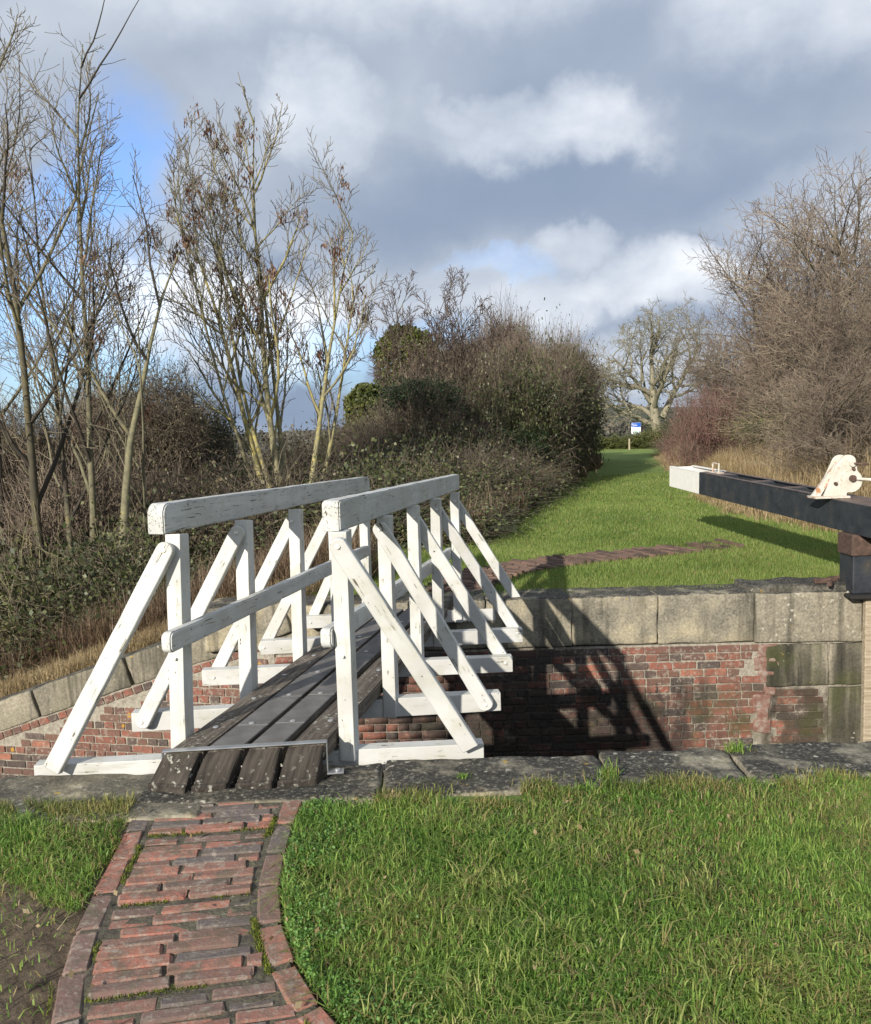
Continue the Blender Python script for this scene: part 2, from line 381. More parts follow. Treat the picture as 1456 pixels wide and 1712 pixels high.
M_weed = material('clover_leaf', blade((.075, .16, .04), (.13, .27, .065), (.22, .38, .10), 2, .4, 0))
M_moss = material('moss', lambda s: dict(col=s.ramp(s.noise(40, 4, s.pos()), [(.35, (.045, .060, .010)), (.65, (.16, .19, .022))]), rough=.95))
M_straw = material('dry_straw_grass', blade((.20, .135, .07), (.36, .27, .145), (.52, .42, .25), .9, .4, 0))
M_rust = material('dead_russet_stems', blade((.10, .068, .043), (.18, .125, .08), (.28, .205, .135), .6, .2, 0))
def bark(c1, c2, c3, sc=9):
    def f(s):
        o = s.pos(); n = s.noise(sc, 6, o, .65); z = s.n('ShaderNodeNewGeometry').outputs['Random Per Island']
        return dict(col=s.ramp(s.m('ADD', s.m('MULTIPLY', n, .75), s.m('MULTIPLY', z, .25)), [(.3, c1), (.52, c2), (.72, c3)]), rough=.85)
    return f
def ashb(s):
    q = bark((.10, .09, .062), (.20, .185, .11), (.36, .29, .075))(s)
    rr_ = s.n('ShaderNodeNewGeometry').outputs['Random Per Island']
    q['col'] = s.mix(s.step(s.m('ADD', rr_, s.m('MULTIPLY', s.noise(1.5, 4, s.pos()), .4)), .62, .9), q['col'], (.05, .042, .032)); return q
M_ash = material('lichened_ash_bark', ashb)
M_ashtwig = material('ash_twig', bark((.095, .075, .055), (.17, .145, .105), (.25, .22, .14), 3))
M_darktwig = material('dark_twig', bark((.055, .038, .032), (.10, .068, .054), (.16, .12, .09), 3))
M_darkbark = material('dark_bark', bark((.055, .045, .034), (.105, .09, .068), (.19, .17, .12)))
M_thorn = material('hedge_twig', bark((.052, .041, .033), (.112, .090, .066), (.235, .20, .135), 2))
M_pale = material('pale_lichen_twig', bark((.13, .115, .075), (.22, .20, .12), (.32, .29, .13), 2))
def thick(s):
    q = bark((.10, .073, .058), (.18, .14, .108), (.32, .27, .185), .9)(s)
    k = s.m('MULTIPLY_ADD', s.n('ShaderNodeObjectInfo').outputs['Random'], .55, .68)
    q['col'] = s.mix(1.0, q['col'], s.n('ShaderNodeCombineXYZ', {0: k, 1: k, 2: k}).outputs[0], 'MULTIPLY'); return q
M_thick = material('thicket_twig', thick)
M_ash2 = material('yellow_lichened_ash_bark', bark((.13, .12, .075), (.24, .22, .125), (.42, .35, .09)))
M_oak = material('oak_bark', bark((.12, .11, .08), (.22, .20, .145), (.34, .31, .21)))
M_red = material('red_dogwood_stem', bark((.115, .062, .054), (.185, .10, .088), (.27, .20, .15), 3))
M_bleaf = material('bramble_leaf', blade((.020, .030, .010), (.048, .064, .020), (.16, .165, .07), 1.0, .15, 0))
M_brleaf = material('brown_hedge_leaf', blade((.045, .034, .020), (.090, .070, .040), (.18, .155, .095), 1.0, .15, 0))
M_ever = material('evergreen_leaf', blade((.035, .050, .014), (.085, .10, .026), (.18, .18, .05), .8, .15, 0))
M_ivy = material('ivy_leaf', blade((.012, .026, .009), (.022, .05, .014), (.05, .09, .025), 1.0, .1, 0))
M_seed = material('ash_keys', blade((.075, .035, .022), (.14, .07, .042), (.21, .12, .07), 4, .15, 0))
def steel(s):
    p = s.obj(); n = s.noise(6, 7, p, .7)
    col = s.ramp(n, [(.3, (.014, .017, .022)), (.52, (.030, .035, .043)), (.66, (.050, .048, .044)), (.80, (.11, .075, .05))])
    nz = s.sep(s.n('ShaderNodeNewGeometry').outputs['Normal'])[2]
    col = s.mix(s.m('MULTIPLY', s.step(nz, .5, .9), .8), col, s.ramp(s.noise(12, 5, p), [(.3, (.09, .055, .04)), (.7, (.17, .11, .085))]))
    return dict(col=col, rough=.5, bump=s.noise(30, 6, p), bd=.003, spec=.5)
M_steel = material('black_painted_steel', steel)
def wsteel(s, k=.5):
    p = s.obj(); n = s.noise(19, 6, p, .7)
    col = s.ramp(s.noise(9, 4, p), [(.3, (.46, .43, .36)), (.7, (.62, .60, .54))])
    col = s.mix(s.m('MULTIPLY', s.step(n, .60 - .12 * k, .74 - .1 * k), .9), col, (.36, .15, .05))
    z = s.sep(p)[2]
    return dict(col=col, rough=.5, bump=n, bd=.002)
M_rcream = material('rusting_cream_steel', lambda s: wsteel(s, 1.15))
def wtip(s):
    q = wsteel(s, .35); q['col'] = s.mix(.6, q['col'], (.85, .85, .83)); return q
M_wsteel = material('white_painted_steel', wtip)
M_cream = material('cream_paint_with_rust', lambda s: wsteel(s, .35))
M_rusty = material('rusty_iron', lambda s: dict(col=s.ramp(s.noise(25, 5, s.obj()), [(.3, (.045, .030, .025)), (.6, (.098, .062, .048)), (.75, (.16, .10, .075))]), rough=.85))
M_hole = material('dark_steel_inside', lambda s: dict(col=(.02, .019, .018), rough=.8))
M_gate = material('wet_gate_timber', lambda s: deck_wood(s, .0))
M_palewood = material('pale_gate_timber', lambda s: dict(col=s.ramp(s.noise(1, 5, s.scl(s.obj(), (3, 40, 40))), [(.3, (.22, .17, .11)), (.7, (.46, .40, .30))]), rough=.8))
M_water = material('dark_lock_water', lambda s: dict(col=(.012, .014, .010), rough=.08, bump=s.noise(6, 4, s.pos()), bd=.01, bs=.3, spec=.5))

# ------------------------------------------------------------------ ground levels
ZN = -0.05                                     # near coping top
def smooth(a, b, x): t = np.clip((x - a) / (b - a), 0, 1); return t * t * (3 - 2 * t)
def z_near(x, y):                              # lawn and path on the camera's side
    z = ZN - 0.065 * np.clip(3.75 - y, 0, 20)
    return z + .015 * np.sin(x * 2.1 + 1) * smooth(3.7, 3.0, y) * smooth(.9, 1.6, np.abs(x + .6))
WING0 = Vector((-1.55, 8.0)); WA = RAD(12); WDIR = Vector((-math.cos(WA), math.sin(WA)))
def z_far(x, y):
    x = np.asarray(x, float); y = np.asarray(y, float)
    a = (x - WING0.x) * WDIR.x + (y - WING0.y) * WDIR.y
    drop = np.minimum(0.34 * np.log1p(np.exp(np.clip(a * 6, -40, 60))) / 6, 2.0 + .02 * np.clip(a, 0, 200))
    fade = 1 - smooth(14, 26, y) * .25
    und = .05 * np.sin(x * .7 + y * .31) * smooth(9, 14, y)
    far = smooth(400, 3000, np.hypot(x, y)) * (40 + 25 * np.sin(x * .0013 + 1) + 14 * np.sin(x * .004))
    return -drop * fade + und - .02 + far - 14 * smooth(60, 400, -x + 0 * y) * smooth(30, 300, y)

def sheet(xs, ys, zf):
    X, Y = np.meshgrid(xs, ys); Z = zf(X, Y)
    n, m = X.shape
    v = np.stack([X, Y, Z], -1).reshape(-1, 3)
    i = (np.arange(n - 1)[:, None] * m + np.arange(m - 1)[None]).ravel()
    return np_mesh(v, np.stack([i, i + 1, i + m + 1, i + m], 1).ravel(), 4, True)
xs = np.concatenate([[-4000, -400, -80, -20, -9], np.linspace(-5, 5, 90), [9, 20, 80, 400, 4000]])
ys = np.concatenate([[-4000, -400, -40, -8, -2, 0], np.linspace(1.2, 4.05, 60)])
def zn2(x, y):
    z = z_near(x, np.clip(y, -6, 50)); n = np.sin(x * 13.1 + y * 7) * .003 + np.sin(x * 5.3 - y * 11.7) * .003
    return z + n - .016 - .05 * (smooth(-1.32, -1.18, x) * smooth(-.05, -.42, x) * smooth(3.85, 3.6, y)) - .02 * smooth(3.7, 3.85, y)
tag(put('near_bank', sheet(xs, ys, zn2), M_soil), kind='structure')
xs = np.concatenate([[-5000, -2500, -1200, -600, -300, -150, -80, -45, -25, -15], np.linspace(-9, 10, 110), [14, 20, 30, 45, 80, 150, 400, 1200, 5000]])
ys2 = np.concatenate([np.linspace(8.22, 12, 40), np.linspace(12.3, 30, 40), np.linspace(33, 110, 30), [150, 220, 340, 500, 800, 1200, 1800, 2600, 3600, 5500]])
X, Y = np.meshgrid(xs, ys2)
# the front rows of the sheet follow the wall line
a = np.clip((X - WING0.x) * WDIR.x + 0 * Y, 0, None)
Y = Y + np.where(Y < 12, (12 - Y) / 3.8, 0) * np.clip(-(X + 1.55), 0, 200) * math.tan(WA)
Y = np.maximum.accumulate(Y, 0)
Z = z_far(X, Y) - .03
Z += .012 * np.sin(X * 9 + Y * 5) * (Y < 14)
n_, m_ = X.shape
i = (np.arange(n_ - 1)[:, None] * m_ + np.arange(m_ - 1)[None]).ravel()
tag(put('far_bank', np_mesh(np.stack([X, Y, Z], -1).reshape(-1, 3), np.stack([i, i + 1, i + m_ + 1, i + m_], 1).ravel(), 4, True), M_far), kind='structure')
b = bmesh.new(); bmesh.ops.create_grid(b, x_segments=1, y_segments=1, size=1)
for v in b.verts: v.co = Vector((v.co.x * 60, 6.4 + v.co.y * 8, -2.6))
tag(put('lock_water', done(b), M_water), kind='structure')

# ------------------------------------------------------------------ stones and bricks
def stone_mesh(sx, sy, sz, seed, rough=.012, rnd=.03, cell=.06):
    """block centred in x, front face y=0 .. back y=sy, top z=0 .. bottom -sz"""
    b = bmesh.new(); r = bmesh.ops.create_cube(b, size=1)
    for v in r['verts']: v.co = Vector((v.co.x * sx, (v.co.y + .5) * sy, (v.co.z - .5) * sz))
    bmesh.ops.bevel(b, geom=b.edges[:], offset=rnd, segments=2, affect='EDGES', profile=.6)
    for ax, ln, lo in ((0, sx, -sx / 2), (1, sy, 0), (2, sz, -sz)):
        for k in range(1, max(2, int(ln / cell))):
            co = [0, 0, 0]; no = [0, 0, 0]; co[ax] = lo + ln * k / max(2, int(ln / cell)); no[ax] = 1
            bmesh.ops.bisect_plane(b, geom=b.verts[:] + b.edges[:] + b.faces[:], plane_co=co, plane_no=no)
    for v in b.verts:
        q = v.co + Vector((seed * 5.7, seed * 2.3, seed))
        v.co += mnoise.noise_vector(q * 5) * rough + mnoise.noise_vector(q * 16) * rough * .5
    return done(b, smooth=True)
def brick_mesh(L, D, Hh, seed, bev=.006):
    b = box_bm(-L / 2, L / 2, -D / 2, D / 2, -Hh / 2, Hh / 2, bev)
    rr = random.Random(seed)
    for v in b.verts: v.co += Vector((rr.uniform(-1, 1) * .0045, rr.uniform(-1, 1) * .004, rr.uniform(-1, 1) * .0042))
    return done(b)
STR = [brick_mesh(.213, .10, .064, k) for k in range(8)]
HDR = [brick_mesh(.101, .10, .064, 20 + k) for k in range(6)]
for me in STR + HDR: me.materials.append(M_brick)
PSTR = [brick_mesh(.210, .054, .064, 40 + k, .006) for k in range(8)]
PHALF = [brick_mesh(.125, .054, .064, 60 + k, .006) for k in range(4)]
for me in PSTR + PHALF: me.materials.append(M_pbrick)
def joined_boxes(items):
    """items: (matrix, L, D, H) -> one mesh"""
    q = np.array([[x, y, z] for x in (-.5, .5) for y in (-.5, .5) for z in (-.5, .5)])
    fc = np.array([[0, 1, 3, 2], [4, 6, 7, 5], [0, 4, 5, 1], [2, 3, 7, 6], [0, 2, 6, 4], [1, 5, 7, 3]])
    vs_, fs = [], []
    for k, (m, L, D, Hh) in enumerate(items):
        A = np.array(m); vs_.append((q * (L, D, Hh)) @ A[:3, :3].T + A[:3, 3]); fs.append(fc + 8 * k)
    return np_mesh(np.concatenate(vs_), np.concatenate(fs).ravel(), 4)

# the chamber wall on the far side, brick under coping, right of the slope
YW = 8.02
XR = WY(1278, 1100, YW).x
rng = random.Random(3)
wall = thing('lock_wall', 'tall red brick lock chamber wall under pale coping stones, beneath the far lawn', 'wall', (1.5, YW + .3, -2.6))
ZB = -.485
put('mortar_backing', done(box_bm(-1.57, 4.62, YW + .012, YW + .50, -3.0, ZB + .01, 0)), M_mortar, wall)
xj = [WY(p, 1010, YW).x for p in (560, 690, 812, 956, 1100, 1262, 1441)]
for k in range(len(xj) - 1):
    a_, b_ = xj[k], xj[k + 1]
    last = k == len(xj) - 2
    sm = stone_mesh(b_ - a_ - .006, .5, .465 + (.01 if last else 0), 11 + k, .010 if last else .013, .016)
    o = put('coping_stone', sm, M_grey if last else M_buff, wall, Matrix.Translation(((a_ + b_) / 2, YW - (.025 if last else 0), 0.0 + rng.uniform(-.006, .004))))
    if last: o['label'] = 'coping stone speckled with round pale lichen'
xa = xj[0]; k = 0
while xa > -1.6:
    w = .62; put('coping_stone', stone_mesh(w - .012, .5, .43 , 31 + k, .013), M_buff, wall, Matrix.Translation((xa - w / 2, YW, 0))); xa -= w; k += 1
# damp quoin stones under the last coping stone
qx0 = WY(1280, 1100, YW).x; qx1 = WY(1385, 1100, YW).x; qx2 = WY(1448, 1100, YW).x
for (a_, b_, zt, hh) in ((qx0, qx1, -.50, .40), (qx1, qx2, -.50, .40), (qx1, qx2, -.92, .62), (qx0 - .02, qx2, -1.56, .5), (qx2, qx2 + .5, -.0, .46), (qx2, qx2 + .5, -.5, .4), (qx2, qx2 + .5, -.92, .62)):
    o = put('quoin_stone', stone_mesh(b_ - a_ - .008, .4, hh, 50 + int(a_ * 10) + int(-zt * 10), .012, .014), M_damp, wall, Matrix.Translation(((a_ + b_) / 2, YW - .012, zt)))
# bricks of the chamber wall
count = 0; rest = []
cand = []
z = ZB - .008
row = 0
while z > -1.75:
    x = -1.55 + (rng.uniform(0, .05)) ; j = 0
    header = row % 2 == 1
    while x < XR:
        if rng.random() < .10: hd = not header
        else: hd = header
        L = .107 if hd else .221
        if x + L > XR + rng.uniform(-.05, .05): break
        cand.append((x + L / 2, z - .034, hd, 0)); x += L + .004
    z -= .0755; row += 1
z = -.935; row = 0                                # brick patch under the damp stones
while z > -1.52:
    x = XR + .08 + (0.05 if row % 2 else 0)
    while x + .2 < qx1:
        cand.append((x + .1, z - .034, False, 1)); x += .222
    z -= .0755; row += 1
cand.sort(key=lambda c: -(c[1] * .9 + (0 if c[0] > .2 else -1.2) - (0.0 if abs(c[0] - 1.5) < 9 else 0)))
for (x, zz, hd, pt) in cand:
    mt = Matrix.Translation((x, YW + .05 + rng.uniform(-.004, .004), zz + rng.uniform(-.002, .002))) @ Matrix.Rotation(rng.uniform(-.012, .012), 4, 'Y')
    if count < 298:
        put('brick', rng.choice(HDR if hd else STR), None, wall, mt); count += 1
    else: rest.append((mt, .101 if hd else .213, .1, .064))
if rest: tag(put('brickwork', joined_boxes(rest), M_brick, wall), kind='stuff')
# ragged strip of smeared mortar and brick dust where bricks meet stone
for k in range(7):
    zz = -.50 - k * .12
    put('render_patch', stone_mesh(.15 + .04 * math.sin(k * 2.2) + (.05 if k < 3 else 0), .05, .13, 80 + k, .016, .015, .03), M_pink, wall,
        Matrix.Translation((XR + .03 - .05 * (k > 3), YW - .004, zz)))

# the wing wall, sloping down to the left
wing = thing('wing_wall', 'brick wing wall with sloping stone coping descending to the left below the straw bank', 'wall', (-3, 8.4, -2.6))
WX = Vector((WDIR.x, WDIR.y, 0)); WN = Vector((0, 0, 1)).cross(-WX)       # into the bank
def wing_m(a, zz, dep=0.0, tilt=0.0):
    p = Vector((WING0.x, WING0.y, zz)) + WX * a + WN * dep
    m = frame(p, -WX); return m @ Matrix.Rotation(tilt, 4, 'Y')
sl = math.atan(.345)
LW = 8.0
b = bmesh.new()
pts = [(0, -3), (0, -.3), (LW, -.3 - .345 * LW), (LW, -6)]
f1 = [b.verts.new(Vector((WING0.x, WING0.y, z_)) + WX * a_ + WN * .014) for a_, z_ in pts]
f2 = [b.verts.new(Vector((WING0.x, WING0.y, z_)) + WX * a_ + WN * .4) for a_, z_ in pts]
b.faces.new(f1); b.faces.new(f2)
for k in range(4): b.faces.new([f1[k], f1[(k + 1) % 4], f2[(k + 1) % 4], f2[k]])
put('mortar_backing', done(b), M_mortar, wing)
a_ = -.1; k = 0
for w in (.72, .95, 1.05, .9, 1.1, .9, 1.0, 1.0):
    ac = a_ + w / 2
    o = put('coping_stone', stone_mesh(w * 1.03 - .01, .42, .30, 120 + k, .012, .02), M_wingstone, wing,
        wing_m(ac, -.345 * ac + .01, 0, -sl) ); a_ += w; k += 1
a_ = 0.05
while a_ < 4.2:
    zz = -.345 * a_ - .315 - .04
    put('brick', rng.choice(HDR), None, wing, wing_m(a_, zz, .052, -sl) ); a_ += .112 * math.cos(sl)
z = -.36; row = 0; wc = 0
while z > -2.1 and wc < 260:
    a_ = .06 + (.05 if row % 2 else 0)
    while a_ < 4.2:
        hd = (row % 2 == 1) if rng.random() > .2 else rng.random() < .5
        L = .108 if hd else .22
        if z + .0 < -.345 * (a_ + L) - .40:
            put('brick', rng.choice(HDR if hd else STR), None, wing, wing_m(a_ + L / 2, z - .034, .052 + rng.uniform(-.004, .005), rng.uniform(-.02, .02))); wc += 1
        a_ += L + .006
    z -= .0755; row += 1
# near wall: hidden face + blackened coping
near = thing('near_lock_wall', 'black and lichen-crusted coping stones along the near edge of the lock', 'wall', (0, 4.1, -2.6))
put('wall_face', done(box_bm(-9, 9, 3.75, 4.20, -3, ZN - .29, 0)), M_mortar, near)
ej = [-9, -7, -5.2, -3.4, -2.15, -1.05, W(640, 1290, ZN).x, W(1012, 1290, ZN).x, W(1238, 1280, ZN).x, 3.1, 4.6, 6.5, 9]
yf_l, yf_r = W(20, 1298, ZN).y, W(1440, 1240, ZN).y
for k in range(len(ej) - 1):
    a_, b_ = ej[k], ej[k + 1]
    yf = yf_l + ((a_ + b_) / 2 + 2) * (yf_r - yf_l) / 4.0
    dep = .52 if b_ <= -.9 else (.40 if b_ <= 1.0 else .42)
    m = Matrix.Translation(((a_ + b_) / 2, yf, ZN)) @ Matrix.Rotation(math.pi, 4, 'Z')
    if a_ < -9.5: continue
    put('coping_stone', stone_mesh(b_ - a_ - .015, dep, .28, 200 + k, .013, .020, .045), M_near2 if b_ <= -.3 else M_near, near, m)
# stone sill between the ramp and the brick path
sill_c = W(372, 1338, ZN)
put('sill_stone', stone_mesh(.86, .15, .1, 240, .010, .02, .04), M_near, near, Matrix.Translation((sill_c.x + .02, sill_c.y - .02, ZN + .006)))
# dark slab behind the coping at the gate
sl_c = W(1345, 978, .03)
slab = put('stone_slab', stone_mesh(1.25, .42, .14, 250, .02, .04, .06), M_black, None, Matrix.Translation((sl_c.x + .05, sl_c.y - .12, .055)))
tag(slab, 'low black lichened stone slab lying on the far bank beside the gate post', 'stone')

# ------------------------------------------------------------------ footbridge
YAW, BP, SKEW, X0, Y0, DS, TP = .1763, -.0226, -.2689, -.8794, 4.1875, .9184, .4077
sv = Vector((math.sin(YAW), math.cos(YAW), math.tan(BP))); tv = Vector((math.cos(YAW + SKEW), -math.sin(YAW + SKEW), 0))
def B(s_, t_, z_=0.0): return Vector((X0, Y0, 0)) + sv * s_ + tv * t_ + Vector((0, 0, z_))
perp = Vector((0, 0, 1)).cross(-tv).normalized()        # horizontal, away from camera, normal to cross beams
bridge = thing('footbridge', 'narrow white timber footbridge with braced railings crossing the lock', 'footbridge', B(2, 0, -.2))
def solve(px, py, z_):    # photo point on the sloping bridge plane lifted by z_
    d_ = ray(px, py); n_ = sv.cross(tv).normalized(); o_ = B(0, 0, z_)
    return EYE + d_ * ((o_ - EYE).dot(n_) / d_.dot(n_))
bR = [(808.6, 1243), (837, 1158), (856.8, 1097.5), (874, 1051), (886, 1015)]
bL = [(56, 1280), (219, 1193), (337, 1121), (435, 1072), (512, 1031)]
postR = [(579.5, 1256), (649, 1169), (699, 1108), (732, 1076), (762, 1042)]
topR = [(566, 889), (641, 863), (689, 846), (727, 834), (759, 823)]
topL = [(289, 893), (403, 869), (491, 851), (555, 839), (606, 829)]
HT = 1.098
POST_W, BEAM_D, BEAM_H = .078, .085, .112
ends = []
for k in range(5):
    r_ = solve(*bR[k], 0); l_ = solve(*bL[k], 0)
    x_ = (r_ - l_).normalized(); L = (r_ - l_).length
    zc_ = -.0 
    me = timber(0, L, 0, BEAM_D, -BEAM_H, 0, .004, 8, .0018, k)
    put('cross_beam', me, M_white, bridge, frame(l_, x_))
    ends.append((l_, r_, x_))
def bolt_at(parent, p, nrm, r=.014, m=None):
    b_ = cyl_bm(r, .008, 12, .002)
    q = Vector(nrm).to_track_quat('Z', 'Y').to_matrix().to_4x4(); q.translation = p
    return put('bolt', done(b_), m or M_paintbolt, parent, q)
def posts(side):
    out = []
    for k in range(5):
        l_, r_, x_ = ends[k]
        yv = Vector((0, 0, 1)).cross(x_).normalized()
        top = solve(*(topR if side > 0 else topL)[k], HT)
        # foot of the post: drop straight down on to the beam line, then sit on its near face
        z_top = top.z + .0
        foot = Vector((top.x, top.y, l_.z + (r_.z - l_.z) * .5))
        near_face = (foot - l_).dot(yv)
        base = foot - yv * near_face                      # on the beam's front edge line
        # keep the foot where the beam is and let the post lean the centimetre or two that it does
        off = -.0
        b0 = base + yv * (-.012)
        topp = Vector((top.x, top.y, z_top))
        bot = Vector((b0.x, b0.y, l_.z - (BEAM_H if k > 0 else .05)))
        if k >= 1: pass
        zdir = (topp - bot).normalized(); L = (topp - bot).length
        xdir = Vector((math.cos(YAW - .02), -math.sin(YAW - .02), 0))
        ydir = zdir.cross(xdir).normalized(); xdir = ydir.cross(zdir)
        m = Matrix((zdir, ydir * -1, xdir)).transposed().to_4x4(); m.translation = bot     # local x runs up the post
        w = POST_W
        # local: x up, y towards camera (-ydir), z across
        me = timber(0, L, -.096, .008, -w / 2, w / 2, .005, 10, .0022, 10 + k + side)
        p = put('post', me, M_white, bridge, m)
        out.append((bot, topp, xdir, ydir, p))
    return out
PR, PL = posts(1), posts(-1)
def brace(p_top, p_bot, nrm, w=.088, th=.042, round_bot=True, name='brace', seed=0):
    """flat board between two points; nrm = normal towards the camera, board centred on its plane"""
    x = (p_bot - p_top); L = x.length; x.normalize()
    y = Vector(nrm) - x * Vector(nrm).dot(x); y.normalize(); z_ = x.cross(y)
    m = Matrix((x, y, z_)).transposed().to_4x4(); m.translation = p_top
    h = w / 2
    pts = []
    for i_ in range(9):
        a_ = math.pi / 2 + math.pi * i_ / 8; pts.append((h * math.cos(a_) * .9, h * math.sin(a_)))
    if round_bot:
        for i_ in range(9):
            a_ = -math.pi / 2 + math.pi * i_ / 8; pts.append((L + h * math.cos(a_) * .8, h * math.sin(a_)))
    else: pts += [(L, -h), (L, h)]
    b_ = prism(pts, -th / 2, th / 2, .004)
    for q in range(1, 12):
        bmesh.ops.bisect_plane(b_, geom=b_.verts[:] + b_.edges[:] + b_.faces[:], plane_co=(L * q / 12, 0, 0), plane_no=(1, 0, 0))
    for v in b_.verts: v.co += mnoise.noise_vector(v.co * 8 + Vector((seed, 0, 0))) * .0022
    return put(name, done(b_), M_white, bridge, m)
braceTopR = [(566.4, 913), (635.7, 884), (692, 866), (730, 852), (760, 838)]
braceBotR = [(787, 1250), (812, 1177), (845, 1108), (865, 1058), (877, 1022)]
braceTopL = [(277, 920), (397, 891), (487, 872), (553, 858), (604, 846)]
braceBotL = [(88, 1287), (239.6, 1207), (357, 1133), (441, 1083), (519, 1041)]
def on_plane(px, py, o_, n_):
    d_ = ray(px, py); return EYE + d_ * ((o_ - EYE).dot(n_) / d_.dot(n_))
for side, P, BT, BB in ((1, PR, braceTopR, braceBotR), (-1, PL, braceTopL, braceBotL)):
    for k in range(5):
        bot, topp, xd, yd, po = P[k]
        l_, r_, x_ = ends[k]
        nn_ = -yd                                                        # towards camera
        if k < 2: off_t, off_b = .018 + .024, .024 + .003               # in front of post and beam
        else: off_t, off_b = -.096 - .026, -BEAM_D - .023 + .03
        oo = l_ + x_ * 1.0
        yb = Vector((0, 0, 1)).cross(x_).normalized()
        pt = on_plane(*BT[k], topp + nn_ * off_t, yd)
        if k >= 2:
            pb = on_plane(*BB[k], oo + yb * (BEAM_D + .023), yb)
        else:
            pb = on_plane(*BB[k], oo - yb * (.024 + (.014 if k == 0 else 0)), yb)
        br = brace(pt, pb, nn_, round_bot=(k != 0), seed=k + side * 3)
        if k < 2:
            bolt_at(br, pt + nn_ * .023, nn_, .0125)
            if k == 1: bolt_at(br, pb + nn_ * .023, nn_, .011)
        else:
            bolt_at(po, on_plane(*BT[k], topp + nn_ * .022, yd), nn_, .012)
            bolt_at(br, on_plane(*BB[k], oo - yb * .003, yb), -yb, .011)
# rails
def rail(name, p0, p1, w, h, rt, rb, seed, mat_, roundend):
    """rail whose lower edge of the deck-side face runs p0 -> p1"""
    x = (p1 - p0); L = x.length
    m = frame(p0, x)
    n_ = 5; pts = []
    def arc(cx, cz, r, a0, a1):
        return [(cx + r * math.cos(a0 + (a1 - a0) * i_ / n_), cz + r * math.sin(a0 + (a1 - a0) * i_ / n_)) for i_ in range(n_ + 1)]
    pts += arc(rt, h - rt, rt, math.pi, math.pi / 2)
    pts += arc(L - roundend, h - roundend, roundend, math.pi / 2, 0)
    pts += arc(L - rb, rb, rb, 0, -math.pi / 2)
    pts += arc(rb, rb, rb, -math.pi / 2, -math.pi)
    b_ = prism(pts, 0, w, .007, 2)
    for q in range(1, 30):
        bmesh.ops.bisect_plane(b_, geom=b_.verts[:] + b_.edges[:] + b_.faces[:], plane_co=(L * q / 30, 0, 0), plane_no=(1, 0, 0))
    for v in b_.verts: v.co += mnoise.noise_vector(v.co * 6 + Vector((seed * 9, 0, 0))) * .004
    return put(name, done(b_), mat_, bridge, m)
# top rails: near right-hand lower corner of the end, far lower corner
for (q0, q1, sd, re) in (((569, 889), (768.5, 818), 1, .012), ((275, 893), (618.5, 821), -1, .055)):
    p0 = solve(*q0, HT); p1 = solve(*q1, HT)
    rail('top_rail', p0, p1, .088, .150 , .026 if sd > 0 else .06, .004, 3 + sd, M_rail, re)
# mid rails on the deck side of the posts
for P, q0, q1, sd in ((PR, (576, 1085), (772, 918), 1), (PL, (287, 1094), (617, 930), -1)):
    c0 = P[0]; c4 = P[4]
    # line through the deck-side faces of the posts
    f0 = c0[0].lerp(c0[1], .5) + c0[2] * (-sd * (POST_W / 2)); f4 = c4[0].lerp(c4[1], .5) + c4[2] * (-sd * (POST_W / 2))
    dr = (f4 - f0).normalized(); pn = dr.cross(Vector((0, 0, 1))).normalized()
    w = .05
    face_off = Vector((0, 0, 0)) if sd > 0 else Vector((0, 0, 0))
    # deck-side face plane sits w away from the posts
    inward = -pn if (-pn).dot(c0[2] * -sd) > 0 else pn
    pl = f0 + inward * (w + .004)
    if sd > 0: pl2 = f0 + inward * .004; w = .055      # right rail: we see the side against the posts
    else: pl2 = pl
    a0 = on_plane(*q0, pl2, pn); a1 = on_plane(*q1, pl2, pn)
    if sd > 0:                                  # its end stands clear of the first post
        qh = f0 + inward * .002 - dr * .058; a0 = Vector((qh.x, qh.y, WY(570, 1085, qh.y).z))
        pf = f4 + inward * .004 + dr * .12; a1 = Vector((pf.x, pf.y, a1.z))
    rail('mid_rail', a0, a1, w, .098, .03, .03, 9 + sd, M_rail, .012)
    ex = bolt_at(PL[0][4] if sd < 0 else PR[0][4], P[0][0].lerp(P[0][1], .47) - P[0][3] * .02 , -P[0][3], .008)

